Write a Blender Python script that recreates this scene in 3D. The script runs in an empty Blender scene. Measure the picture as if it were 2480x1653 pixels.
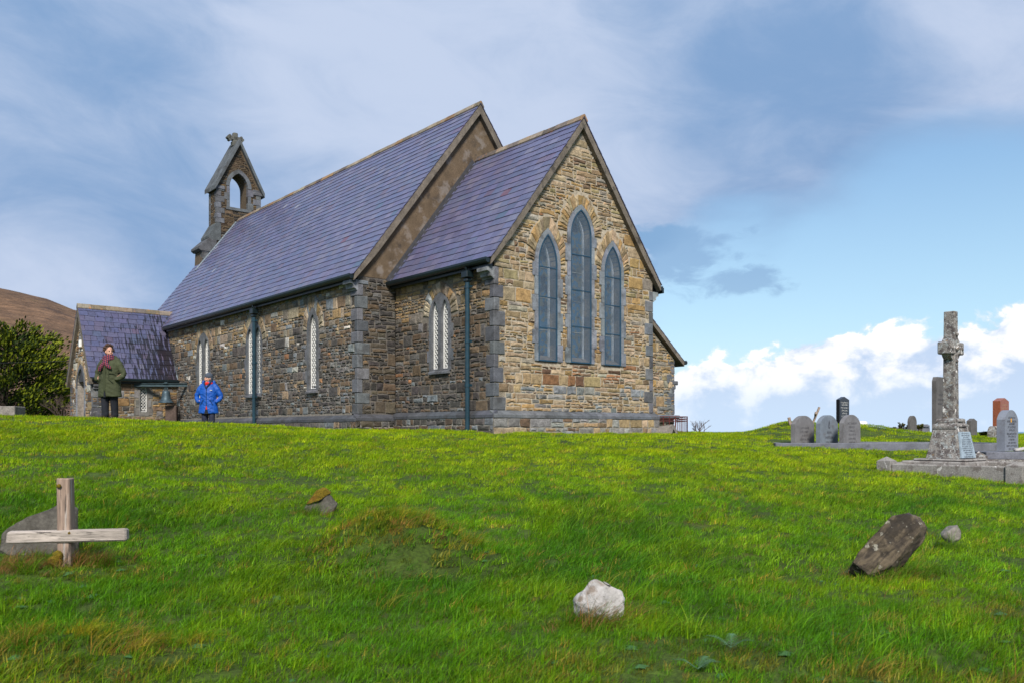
import bpy, bmesh, math, random
from mathutils import Vector, Matrix, noise
from mathutils.geometry import tessellate_polygon
R = math.radians
rnd = random.Random(7)

# ------------------------------------------------------------------ camera, sky, sun, exposure
EYE = 1.3                       # camera height; the church stands on the same level
F = 2050.0                      # focal length in photograph pixels (2480 wide)
HOR = 1043.0                    # horizon row in the photograph
scene = bpy.context.scene
C = scene.collection
cam_d = bpy.data.cameras.new("camera")
cam = bpy.data.objects.new("camera", cam_d)
C.objects.link(cam)
cam.location = (0, 0, EYE)
cam.rotation_euler = (R(90), 0, 0)
cam_d.sensor_width = 36.0
cam_d.lens = F / 2480 * 36
cam_d.shift_y = (HOR - 826.5) / 2480
cam_d.clip_start = 0.05
cam_d.clip_end = 60000
cam_d.dof.use_dof = True
cam_d.dof.focus_distance = 15.0
cam_d.dof.aperture_fstop = 4.0
scene.camera = cam

SUN_AZ, SUN_EL = R(177), R(40)      # azimuth clockwise from +Y (view direction): behind the camera, to the left
world = bpy.data.worlds.new("World")
scene.world = world
world.use_nodes = True
WT = world.node_tree
WT.nodes.clear()


class NT:
    """tiny shorthand for node graphs"""
    def __init__(s, tree):
        s.t = tree

    def n(s, typ, ins=None, **props):
        nd = s.t.nodes.new(typ)
        for k, v in props.items():
            setattr(nd, k, v)
        if ins:
            for k, v in ins.items():
                s.put(nd.inputs[k], v)
        return nd

    def put(s, sock, v):
        if isinstance(v, bpy.types.NodeSocket):
            s.t.links.new(v, sock)
        elif isinstance(v, bpy.types.Node):
            s.t.links.new(v.outputs[0], sock)
        else:
            if sock.type == 'RGBA' and len(v) == 3:
                v = (*v, 1)
            sock.default_value = v

    def m(s, op, a, b=None, c=None, clamp=False):
        nd = s.t.nodes.new('ShaderNodeMath')
        nd.operation = op
        nd.use_clamp = clamp
        s.put(nd.inputs[0], a)
        if b is not None:
            s.put(nd.inputs[1], b)
        if c is not None:
            s.put(nd.inputs[2], c)
        return nd.outputs[0]

    def vm(s, op, a, b=None, out=0):
        nd = s.t.nodes.new('ShaderNodeVectorMath')
        nd.operation = op
        s.put(nd.inputs[0], a)
        if b is not None:
            s.put(nd.inputs[1], b)
        return nd.outputs[out]

    def ss(s, v, lo, hi, a=0.0, b=1.0):
        nd = s.t.nodes.new('ShaderNodeMapRange')
        nd.interpolation_type = 'SMOOTHSTEP'
        s.put(nd.inputs[0], v)
        s.put(nd.inputs[1], lo)
        s.put(nd.inputs[2], hi)
        s.put(nd.inputs[3], a)
        s.put(nd.inputs[4], b)
        return nd.outputs[0]

    def lin(s, v, lo, hi, a, b):
        nd = s.t.nodes.new('ShaderNodeMapRange')
        for i, q in enumerate((v, lo, hi, a, b)):
            s.put(nd.inputs[i], q)
        return nd.outputs[0]

    def mix(s, fac, a, b, mode='MIX'):
        nd = s.t.nodes.new('ShaderNodeMix')
        nd.data_type = 'RGBA'
        nd.blend_type = mode
        s.put(nd.inputs[0], fac)
        s.put(nd.inputs[6], a)
        s.put(nd.inputs[7], b)
        return nd.outputs[2]

    def noise(s, vec, scale, detail=4, rough=.55, dist=0.0, out=0):
        nd = s.t.nodes.new('ShaderNodeTexNoise')
        s.put(nd.inputs['Vector'], vec)
        nd.inputs['Scale'].default_value = scale
        nd.inputs['Detail'].default_value = detail
        nd.inputs['Roughness'].default_value = rough
        nd.inputs['Distortion'].default_value = dist
        return nd.outputs[out]


def azel(az, el):
    az, el = R(az), R(el)
    return (math.sin(az) * math.cos(el), math.cos(az) * math.cos(el), math.sin(el))


def build_sky():
    g = NT(WT)
    tc = g.n('ShaderNodeTexCoord')
    d = tc.outputs['Generated']
    sep = g.n('ShaderNodeSeparateXYZ', {0: d})
    x, y, z = sep.outputs
    sky = g.n('ShaderNodeTexSky', sky_type='NISHITA', sun_disc=False, sun_elevation=SUN_EL,
              sun_rotation=SUN_AZ, altitude=10, air_density=1.0, dust_density=0.6, ozone_density=1.5)
    el = g.m('ARCSINE', z)                                   # radians
    az = g.m('ARCTAN2', x, y)
    eld = g.m('MULTIPLY', el, 57.2958)
    azd = g.m('MULTIPLY', az, 57.2958)

    def spot(a, e, r0, r1):                                  # soft round region of the sky, degrees
        dt = g.vm('DOT_PRODUCT', d, azel(a, e), out=1)
        return g.ss(dt, math.cos(R(r1)), math.cos(R(r0)))
    def oval(a, e, ra, re):                                  # 1 in the middle, 0 on the rim, negative outside
        q = g.m('ADD', g.m('POWER', g.m('DIVIDE', g.m('SUBTRACT', azd, a), ra), 2.0), g.m('POWER', g.m('DIVIDE', g.m('SUBTRACT', eld, e), re), 2.0))
        return g.m('MAXIMUM', g.m('SUBTRACT', 1.0, g.m('SQRT', q)), -1.5)
    # high layer: stratocumulus sheet on a flat plane overhead
    zz = g.m('ADD', g.m('MAXIMUM', z, 0.0), 0.22)
    uv = g.n('ShaderNodeCombineXYZ', {0: g.m('DIVIDE', x, zz), 1: g.m('DIVIDE', y, zz), 2: 3.3})
    sheet = g.noise(uv, 0.85, 5, .55, .3)
    fine = g.noise(uv, 3.2, 6, .62, .5)
    tone = g.noise(g.vm('ADD', uv, (4.2, 1.7, 0)), 1.1, 3, .5, .2)
    cov = g.m('ADD', sheet, g.m('MULTIPLY', g.m('SUBTRACT', fine, .5), .22))
    cov = g.m('ADD', cov, .34)
    cov = g.m('SUBTRACT', cov, g.m('MULTIPLY', spot(28, 10.0, 2, 11.5), .62))
    cov = g.m('SUBTRACT', cov, g.m('MULTIPLY', spot(15, 8.0, 1, 9), .55))
    cov = g.m('ADD', cov, g.m('MULTIPLY', g.ss(eld, 13, 22), .20))
    sheetm = g.ss(cov, .34, .78)
    # tone of the sheet: pale lavender towards the hidden sun, soft blue-grey bellies
    st = g.n('ShaderNodeCombineXYZ', {0: g.m('MULTIPLY', az, 1.0), 1: g.m('ADD', g.m('MULTIPLY', el, 2.1), g.m('MULTIPLY', az, .25)), 2: .4})
    mott = g.noise(st, 6.5, 8, .60, .45)
    soft = g.noise(st, 2.2, 3, .5, .2)
    tb = g.m('ADD', g.m('MULTIPLY', g.m('SUBTRACT', soft, .5), .85), g.m('MULTIPLY', g.m('SUBTRACT', mott, .5), 1.2))
    tb = g.m('ADD', tb, g.m('MULTIPLY', spot(-6, 25, 1, 15), .40))
    tb = g.m('ADD', tb, g.m('MULTIPLY', spot(6, 17, 1, 9), .12))
    tb = g.m('SUBTRACT', tb, g.m('MULTIPLY', spot(19, 18.0, 2, 11), .34))
    tb = g.m('SUBTRACT', tb, g.m('MULTIPLY', spot(-27, 17, 1, 10), .20))
    tb = g.m('ADD', tb, g.m('MULTIPLY', spot(-28, 8.5, 1, 7), .42))
    tb = g.m('ADD', tb, g.m('MULTIPLY', spot(30, 22, 1, 8), .30))
    tbm = g.ss(tb, -.46, .60)
    sheetc = g.mix(tbm, (.170, .280, .465), (.410, .480, .620))
    # clear air
    blue = g.mix(g.ss(eld, 4, 24), (.42, .66, .82), (.18, .37, .66))
    # cumulus bank low over the sea
    cv = g.n('ShaderNodeCombineXYZ', {0: g.m('MULTIPLY', az, 1.0), 1: g.m('MULTIPLY', el, 1.25), 2: 0.37})
    puff = g.noise(cv, 16, 6, .58, .25)
    puff2 = g.noise(g.vm('ADD', cv, (0.02, -.018, 0.0)), 16, 6, .58, .25)
    big = g.noise(cv, 5.0, 2, .5)
    top = g.m('ADD', g.lin(azd, 8, 32, 4.4, 7.3), g.m('MULTIPLY', g.m('SUBTRACT', puff, .5), 6.5))
    top = g.m('ADD', top, g.m('MULTIPLY', g.m('SUBTRACT', big, .5), 3.0))
    top = g.m('SUBTRACT', top, g.ss(azd, 13, 3, 0, 9))
    dtop = g.m('SUBTRACT', top, eld)
    cum = g.ss(dtop, -.1, .45)
    lit = g.ss(g.m('ADD', g.m('MULTIPLY', g.m('SUBTRACT', puff2, puff), -3.0), g.lin(dtop, 0, 5.0, .62, -.25)), -.1, .55)
    cumc = g.mix(lit, (.42, .52, .68), (.80, .80, .81))
    hz = g.ss(eld, 4.5, 0.3)
    cumc = g.mix(g.m('MULTIPLY', hz, .75), cumc, (.47, .59, .74))
    # small torn dark clouds hanging in the clear air
    tn = g.noise(g.n('ShaderNodeCombineXYZ', {0: g.m('MULTIPLY', az, 1.0), 1: g.m('MULTIPLY', el, 2.0), 2: 1.9}), 17, 6, .58, .3)
    o1 = g.m('MULTIPLY', oval(15.3, 9.75, 3.4, 1.25), .55)
    o2 = g.m('MULTIPLY', oval(10.6, 11.5, 4.6, 2.6), .50)
    torn = g.m('MULTIPLY', g.ss(g.m('ADD', g.m('MULTIPLY', g.m('SUBTRACT', tn, .5), 1.6), g.m('MAXIMUM', o1, o2)), .05, .36), .95)
    col = g.mix(sheetm, blue, sheetc)
    col = g.mix(g.m('MULTIPLY', torn, g.ss(eld, 7.5, 9)), col, (.175, .31, .50))
    low = g.ss(eld, 7.5, 1.0)
    col = g.mix(g.m('MULTIPLY', low, .55), col, (.50, .61, .75))
    cloudmask = g.m('MAXIMUM', g.m('MAXIMUM', sheetm, cum), .55)
    col = g.mix(cum, col, cumc)
    b1 = g.n('ShaderNodeBackground', {'Color': sky, 'Strength': 0.09})
    b2 = g.n('ShaderNodeBackground', {'Color': col, 'Strength': 1.0})
    mx = g.n('ShaderNodeMixShader', {0: cloudmask, 1: b1, 2: b2})
    out = g.n('ShaderNodeOutputWorld', {0: mx})


build_sky()
sun_d = bpy.data.lights.new("sun", 'SUN')
sun_d.energy = 4.0
sun_d.angle = R(13)
sun_d.color = (1.0, .94, .85)
sun = bpy.data.objects.new("sun", sun_d)
C.objects.link(sun)
sun.location = (-20, -20, 40)
sun.rotation_euler = Vector((-math.sin(SUN_AZ) * math.cos(SUN_EL), -math.cos(SUN_AZ) * math.cos(SUN_EL), -math.sin(SUN_EL))).to_track_quat('-Z', 'Y').to_euler()
vs = scene.view_settings
vs.view_transform = 'Standard'
vs.look = 'None'
vs.exposure = 0.45
vs.gamma = 1.0
vs.use_curve_mapping = False
scene.render.engine = 'CYCLES'


# ------------------------------------------------------------------ materials
def material(name, col=None, attr=False, rough=.85, spec=.3, grain=(), patches=(), bump=(), metal=0.0, coat=0.0, stretch=(1, 1, 1)):
    """grain: (scale, amount); patches: (colour, scale, lo, hi[, strength]); bump: (scale, strength, distance)"""
    mt = bpy.data.materials.new(name)
    mt.use_nodes = True
    t = mt.node_tree
    t.nodes.clear()
    g = NT(t)
    pos = g.n('ShaderNodeNewGeometry').outputs['Position']
    if stretch != (1, 1, 1):
        pos = g.vm('MULTIPLY', pos, stretch)
    if attr:
        c = g.n('ShaderNodeAttribute', attribute_name='Col').outputs['Color']
    else:
        c = g.n('ShaderNodeRGB')
        c.outputs[0].default_value = (*col, 1)
        c = c.outputs[0]
    for i, (sc, am) in enumerate(grain):
        n_ = g.noise(g.vm('ADD', pos, (i * 7.3, i * 3.1, 0)), sc, 5, .6)
        f = g.lin(n_, .3, .7, 1 - am, 1 + am)
        c = g.mix(1.0, c, g.n('ShaderNodeCombineColor', {0: f, 1: f, 2: f}), 'MULTIPLY')
    for i, p in enumerate(patches):
        pc, sc, lo, hi = p[:4]
        n_ = g.noise(g.vm('ADD', pos, (11.7 * i + 3, 5.9, i * 2.3)), sc, 6, .62)
        f = g.ss(n_, lo, hi)
        if len(p) > 4:
            f = g.m('MULTIPLY', f, p[4])
        c = g.mix(f, c, pc)
    b = g.n('ShaderNodeBsdfPrincipled', {'Base Color': c, 'Roughness': rough, 'Specular IOR Level': spec, 'Metallic': metal})
    if coat:
        b.inputs['Coat Weight'].default_value = coat
    nrm = None
    for sc, st, ds in bump:
        n_ = g.noise(pos, sc, 5, .65)
        bn = g.n('ShaderNodeBump', {'Strength': st, 'Distance': ds, 'Height': n_})
        if nrm is not None:
            g.put(bn.inputs['Normal'], nrm)
        nrm = bn.outputs[0]
    if nrm is not None:
        g.put(b.inputs['Normal'], nrm)
    g.n('ShaderNodeOutputMaterial', {0: b})
    return mt


MAT = {}
MAT['stone'] = material('rubble_stone', attr=True, rough=.88, grain=[(9, .38), (45, .30)],
                        patches=[((.045, .04, .038), 2.6, .58, .74, .7), ((.55, .52, .47), 14, .69, .76, .8), ((.30, .17, .06), 5, .62, .75, .5)],
                        bump=[(22, .9, .02), (90, .5, .006)])
MAT['mortar'] = material('mortar', attr=True, rough=.95, grain=[(14, .3), (60, .2)], bump=[(60, .6, .008)])
MAT['limestone'] = material('dressed_limestone', attr=True, rough=.85, grain=[(5, .30), (40, .28)],
                            patches=[((.045, .043, .043), 2.2, .50, .66, .65), ((.45, .45, .44), 12, .70, .78, .6)], bump=[(25, .6, .015), (70, .5, .006)])
MAT['slate'] = material('roof_slate', attr=True, rough=.36, spec=.55, grain=[(5, .12), (30, .15)],
                        patches=[((.17, .165, .20), .9, .50, .72, .40), ((.06, .055, .09), 1.6, .55, .75, .45), ((.36, .36, .38), 24, .72, .78, .6)], bump=[(30, .25, .006)])
MAT['concrete'] = material('verge_concrete', (.145, .122, .098), rough=.92, grain=[(4, .35), (30, .25)],
                           patches=[((.035, .033, .03), 3.5, .55, .68, .75), ((.24, .16, .03), 10, .70, .78, .6)], bump=[(60, .5, .006)])
MAT['ridge'] = material('ridge_tile', attr=True, rough=.9, grain=[(8, .3), (40, .25)],
                        patches=[((.40, .17, .05), 6, .58, .70, .7), ((.07, .065, .06), 9, .60, .72, .7)], bump=[(50, .5, .008)])
MAT['render'] = material('pebble_dash', (.120, .085, .054), rough=.95, grain=[(2.2, .35), (70, .45)],
                         patches=[((.40, .35, .30), 90, .68, .74, .7), ((.25, .22, .20), 2.6, .52, .66, .6), ((.035, .03, .028), 2.3, .56, .70, .65)], bump=[(110, .9, .012)])
MAT['lead'] = material('lead_flashing', (.20, .24, .28), rough=.55, grain=[(8, .3)], patches=[((.05, .05, .055), 6, .5, .7, .6)])
MAT['darklead'] = material('old_flashing', (.05, .05, .055), rough=.6, grain=[(8, .3)], patches=[((.2, .2, .21), 14, .6, .7, .6)])
MAT['gutter'] = material('painted_gutter', (.006, .013, .016), rough=.35, spec=.5, grain=[(6, .3)], patches=[((.05, .07, .03), 9, .62, .75, .6)])
MAT['pipe'] = material('painted_downpipe', (.010, .036, .054), rough=.38, spec=.5, grain=[(6, .25)], patches=[((.09, .12, .12), 8, .66, .76, .5)])
MAT['bluemetal'] = material('blue_grille_frame', (.018, .06, .105), rough=.45, grain=[(8, .2)])
MAT['wire'] = material('woven_wire', (.165, .225, .30), rough=.5, metal=.3)
MAT['white'] = material('white_glazing_bar', (.74, .73, .70), rough=.6, grain=[(7, .1)], patches=[((.4, .25, .1), 10, .68, .8, .5)])
MAT['wood'] = material('weathered_wood', (.27, .205, .165), rough=.9, grain=[(40, .3), (9, .25)], stretch=(1, 1, 1),
                       patches=[((.06, .05, .045), 13, .56, .68, .75), ((.46, .42, .38), 18, .60, .72, .5)], bump=[(55, .8, .006)])
for nm_, st_ in (('wood_upright', (1, 1, .07)), ('wood_bar', (.07, 1, 1))):
    MAT[nm_] = material('weathered_' + nm_, (.25, .18, .14) if nm_ == 'wood_upright' else (.33, .285, .25), rough=.9, grain=[(60, .35), (12, .2)], stretch=st_,
                        patches=[((.05, .042, .038), 34, .56, .64, .85), ((.48, .43, .39), 30, .58, .68, .6)], bump=[(80, .9, .006)])
MAT['oldpost'] = material('dark_pillar_stone', (.085, .06, .05), rough=.9, grain=[(8, .3), (40, .3)], bump=[(40, .5, .01)])
MAT['door'] = material('varnished_door', (.26, .075, .02), rough=.5, grain=[(6, .2)])
MAT['headstone'] = material('grey_headstone', (.175, .19, .225), rough=.6, grain=[(4, .14), (60, .14)], patches=[((.11, .10, .11), 5, .55, .75, .6)], bump=[(120, .15, .003)])
for nm_, cl_ in (('headstone_warm', (.165, .160, .165)), ('headstone_blue', (.165, .190, .225))):
    MAT[nm_] = material(nm_, cl_, rough=.6, grain=[(4, .2), (60, .22)], patches=[((.10, .085, .08), 6, .52, .70, .6), ((.30, .31, .32), 20, .66, .72, .5)], bump=[(120, .2, .003)])
MAT['headstone_dark'] = material('brown_grey_headstone', (.105, .098, .094), rough=.7, grain=[(6, .25), (60, .2)], bump=[(90, .2, .003)])
MAT['blackgranite'] = material('black_granite', (.012, .013, .016), rough=.2, spec=.5, grain=[(60, .3)])
MAT['redgranite'] = material('red_granite', (.25, .075, .035), rough=.4, spec=.5, grain=[(45, .4), (120, .3)])
MAT['letter_dark'] = material('dark_lettering', (.035, .035, .045), rough=.7)
MAT['letter_white'] = material('white_lettering', (.62, .62, .6), rough=.6)
MAT['letter_tan'] = material('worn_lettering', (.40, .27, .18), rough=.7)
MAT['kerb'] = material('grave_kerb', (.125, .13, .155), rough=.75, grain=[(5, .25), (50, .2)], patches=[((.05, .05, .055), 4, .58, .72, .6)], bump=[(80, .3, .004)])
MAT['lichen'] = material('lichened_granite', (.21, .195, .18), rough=.95, grain=[(7, .25), (55, .5)],
                         patches=[((.075, .062, .060), 9, .47, .58, .85), ((.22, .145, .065), 8, .60, .68, .7), ((.34, .37, .37), 16, .54, .62, .75),
                                  ((.66, .63, .60), 5.5, .615, .635, .95), ((.60, .58, .56), 30, .62, .67, .8)], bump=[(45, .8, .012), (150, .4, .004)])
MAT['granite'] = material('pale_granite', (.235, .22, .205), rough=.95, grain=[(6, .18), (70, .4)],
                          patches=[((.11, .09, .08), 7, .50, .62, .7), ((.54, .52, .50), 7, .62, .66, .8), ((.05, .055, .03), 7, .68, .76, .7)], bump=[(60, .6, .006)])
MAT['plaque'] = material('slate_plaque', (.27, .335, .385), rough=.4, spec=.5, grain=[(8, .2), (60, .2)], patches=[((.13, .19, .24), 22, .56, .68, .6)])
MAT['whiterock'] = material('white_quartz_rock', (.37, .35, .335), rough=.85, grain=[(6, .22), (30, .2)],
                            patches=[((.17, .125, .09), 9, .53, .64, .8), ((.62, .60, .57), 6, .58, .70, .6), ((.08, .07, .06), 26, .62, .68, .85)], bump=[(18, .8, .03), (70, .5, .008)])
MAT['darkrock'] = material('dark_slab_rock', (.088, .068, .046), rough=.95, grain=[(7, .35), (35, .35)], stretch=(1, 1, 1),
                           patches=[((.020, .016, .012), 7, .47, .56, .9), ((.34, .32, .27), 13, .62, .68, .8), ((.12, .115, .012), 5.5, .60, .70, .7)], bump=[(20, .9, .03), (70, .6, .008)])
def cleft_rock():
    mt = bpy.data.materials.new('cleft_dark_slate')
    mt.use_nodes = True
    t = mt.node_tree
    t.nodes.clear()
    g = NT(t)
    oc = g.n('ShaderNodeTexCoord').outputs['Object']
    mp_ = g.n('ShaderNodeMapping', {'Vector': oc, 'Rotation': (0, R(46), 0)}).outputs[0]
    gr = g.noise(g.vm('MULTIPLY', mp_, (5, 9, 19)), 1.0, 6, .65, .8)
    big = g.noise(mp_, 7, 6, .62)
    c = g.mix(g.ss(gr, .35, .65), (.030, .022, .015), (.125, .095, .060))
    c = g.mix(g.m('MULTIPLY', g.ss(big, .48, .58), .85), c, (.020, .015, .011))
    c = g.mix(g.m('MULTIPLY', g.ss(g.noise(mp_, 16, 6, .65), .60, .67), .8), c, (.33, .31, .25))
    b = g.n('ShaderNodeBsdfPrincipled', {'Base Color': c, 'Roughness': .9})
    bn = g.n('ShaderNodeBump', {'Strength': .9, 'Distance': .015, 'Height': gr})
    bn2 = g.n('ShaderNodeBump', {'Strength': .6, 'Distance': .008, 'Height': g.noise(oc, 60, 5), 'Normal': bn.outputs[0]})
    g.put(b.inputs['Normal'], bn2.outputs[0])
    g.n('ShaderNodeOutputMaterial', {0: b})
    return mt


MAT['cleftrock'] = cleft_rock()
MAT['greyrock'] = material('grey_rock', (.20, .18, .16), rough=.9, grain=[(8, .3), (45, .3)], patches=[((.42, .41, .39), 10, .62, .72, .7), ((.06, .05, .045), 9, .58, .7, .6)], bump=[(30, .7, .015)])
MAT['moss'] = material('moss', (.15, .105, .008), rough=1.0, grain=[(25, .5), (90, .5)], patches=[((.17, .075, .01), 9, .5, .65, .7)], bump=[(90, 1.0, .02)])
MAT['rust'] = material('red_painted_iron', (.10, .025, .022), rough=.6, grain=[(20, .3)])
MAT['bronze'] = material('weathered_bell_bronze', (.055, .085, .105), rough=.5, metal=.35, grain=[(7, .25), (30, .2)], patches=[((.03, .035, .04), 9, .55, .7, .6)])
MAT['steel'] = material('painted_steel_beam', (.035, .06, .07), rough=.55, grain=[(10, .3)], patches=[((.16, .13, .09), 18, .62, .72, .6)])
MAT['cable'] = material('black_cable', (.01, .01, .012), rough=.5)
MAT['bark'] = material('bark', (.06, .045, .035), rough=.95, grain=[(20, .4)], bump=[(30, .8, .02)])
MAT['twig'] = material('bare_twigs', (.11, .075, .07), rough=.9, grain=[(10, .3)])
MAT['skin'] = material('skin', (.50, .27, .19), rough=.55, grain=[(20, .06)])
MAT['eye'] = material('eye', (.02, .015, .012), rough=.3)
MAT['lips'] = material('lips', (.36, .11, .09), rough=.5)
MAT['hair'] = material('brown_hair', (.065, .035, .024), rough=.6, grain=[(60, .5)], bump=[(90, .8, .01)])
MAT['parka'] = material('olive_parka_cloth', (.048, .056, .027), rough=.85, grain=[(6, .18), (60, .12)], bump=[(14, .5, .02), (50, .3, .006)])
MAT['parka_seam'] = material('olive_seam', (.040, .048, .022), rough=.85)
MAT['trousers'] = material('dark_trousers', (.012, .014, .020), rough=.85, grain=[(8, .3)], bump=[(16, .6, .02)])
MAT['navy'] = material('navy_trousers', (.022, .025, .048), rough=.8, grain=[(8, .3)], bump=[(16, .6, .02)])
MAT['boots'] = material('dark_boots', (.03, .022, .018), rough=.6, grain=[(12, .3)])
MAT['bluecoat'] = material('blue_jacket_cloth', (.003, .068, .34), rough=.55, spec=.4, grain=[(6, .18)], bump=[(14, .6, .02), (40, .35, .008)])
MAT['bluecoat_dark'] = material('dark_jacket_lining', (.006, .018, .05), rough=.7)
MAT['hat'] = material('knitted_hat', (.062, .076, .102), rough=.95, grain=[(50, .3)], bump=[(80, .6, .006)])
MAT['redscarf'] = material('red_neck_scarf', (.62, .025, .010), rough=.8, grain=[(10, .2)])
MAT['zip'] = material('pale_zip', (.55, .55, .52), rough=.5)


def tartan():
    mt = bpy.data.materials.new('tartan_scarf')
    mt.use_nodes = True
    t = mt.node_tree
    t.nodes.clear()
    g = NT(t)
    tc = g.n('ShaderNodeTexCoord').outputs['Object']
    sp = g.n('ShaderNodeSeparateXYZ', {0: g.vm('MULTIPLY', tc, (1, 1, 1))})
    u = g.m('ADD', sp.outputs[0], g.m('MULTIPLY', sp.outputs[1], .6))
    v = g.m('ADD', sp.outputs[2], g.m('MULTIPLY', sp.outputs[0], .35))
    su = g.m('GREATER_THAN', g.m('SINE', g.m('MULTIPLY', u, 150)), .25)
    sv = g.m('GREATER_THAN', g.m('SINE', g.m('MULTIPLY', v, 150)), .25)
    c = g.mix(su, (.008, .011, .026), (.13, .016, .026))
    c = g.mix(g.m('MULTIPLY', g.m('MULTIPLY', sv, su), .7), c, (.46, .05, .06))
    c = g.mix(g.m('MULTIPLY', g.m('SUBTRACT', 1, su), sv), c, (.02, .025, .06))
    b = g.n('ShaderNodeBsdfPrincipled', {'Base Color': c, 'Roughness': .9})
    g.n('ShaderNodeOutputMaterial', {0: b})
    return mt


MAT['tartan'] = tartan()


def glass_mat(name, a, b_, rough=.12, scale=9.0):
    mt = bpy.data.materials.new(name)
    mt.use_nodes = True
    t = mt.node_tree
    t.nodes.clear()
    g = NT(t)
    pos = g.n('ShaderNodeNewGeometry').outputs['Position']
    vor = g.n('ShaderNodeTexVoronoi', {'Vector': pos, 'Scale': scale})
    n_ = g.noise(pos, 3, 3)
    c = g.mix(g.ss(g.n('ShaderNodeSeparateColor', {0: vor.outputs['Color']}).outputs[0], .45, .55), a, b_)
    c = g.mix(g.ss(n_, .5, .65), c, (.02, .02, .025))
    b = g.n('ShaderNodeBsdfPrincipled', {'Base Color': c, 'Roughness': rough, 'Specular IOR Level': .6})
    nn = g.n('ShaderNodeNewGeometry').outputs['Normal']
    tl = g.vm('MULTIPLY', g.vm('SUBTRACT', vor.outputs['Color'], (.5, .5, .5)), (.22, .22, .22))
    nn = g.vm('NORMALIZE', g.vm('ADD', nn, tl))
    g.put(b.inputs['Normal'], nn)
    g.n('ShaderNodeOutputMaterial', {0: b})
    return mt


MAT['stained'] = glass_mat('stained_glass', (.035, .13, .24), (.15, .15, .10), scale=13.0)
MAT['darkglass'] = glass_mat('dark_leaded_glass', (.012, .014, .018), (.03, .032, .04))


def wet_slate():
    mt = bpy.data.materials.new('wet_roof_slate')
    mt.use_nodes = True
    t = mt.node_tree
    t.nodes.clear()
    g = NT(t)
    pos = g.n('ShaderNodeNewGeometry').outputs['Position']
    c = g.n('ShaderNodeAttribute', attribute_name='Col').outputs['Color']
    wet = g.n('ShaderNodeAttribute', attribute_name='wet').outputs['Fac']
    n1 = g.noise(pos, 9, 5, .6)
    f = g.lin(n1, .3, .7, .8, 1.2)
    c = g.mix(1.0, c, g.n('ShaderNodeCombineColor', {0: f, 1: f, 2: f}), 'MULTIPLY')
    al = g.vm('DOT_PRODUCT', pos, (math.cos(R(40)), math.sin(R(40)), 0), out=1)
    pz = g.n('ShaderNodeSeparateXYZ', {0: pos}).outputs[2]
    st = g.noise(g.n('ShaderNodeCombineXYZ', {0: g.m('MULTIPLY', al, 15.0), 1: g.m('MULTIPLY', pz, 1.9), 2: 0.0}), 1.0, 3, .5)
    w = g.ss(g.m('ADD', st, g.m('MULTIPLY', wet, .42)), .66, .71)
    c = g.mix(g.m('MULTIPLY', w, .9), c, (.014, .012, .014))
    r = g.lin(w, 0, 1, .34, .25)
    b = g.n('ShaderNodeBsdfPrincipled', {'Base Color': c, 'Roughness': r, 'Specular IOR Level': .5})
    bn = g.n('ShaderNodeBump', {'Strength': .35, 'Distance': .008, 'Height': g.noise(pos, 30, 4)})
    g.put(b.inputs['Normal'], bn.outputs[0])
    g.n('ShaderNodeOutputMaterial', {0: b})
    return mt


MAT['wetslate'] = wet_slate()


# ------------------------------------------------------------------ mesh helpers
def sub(a, b): return (a[0] - b[0], a[1] - b[1], a[2] - b[2])


OFFS = {}                           # object name -> origin of its mesh in its thing's frame


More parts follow.
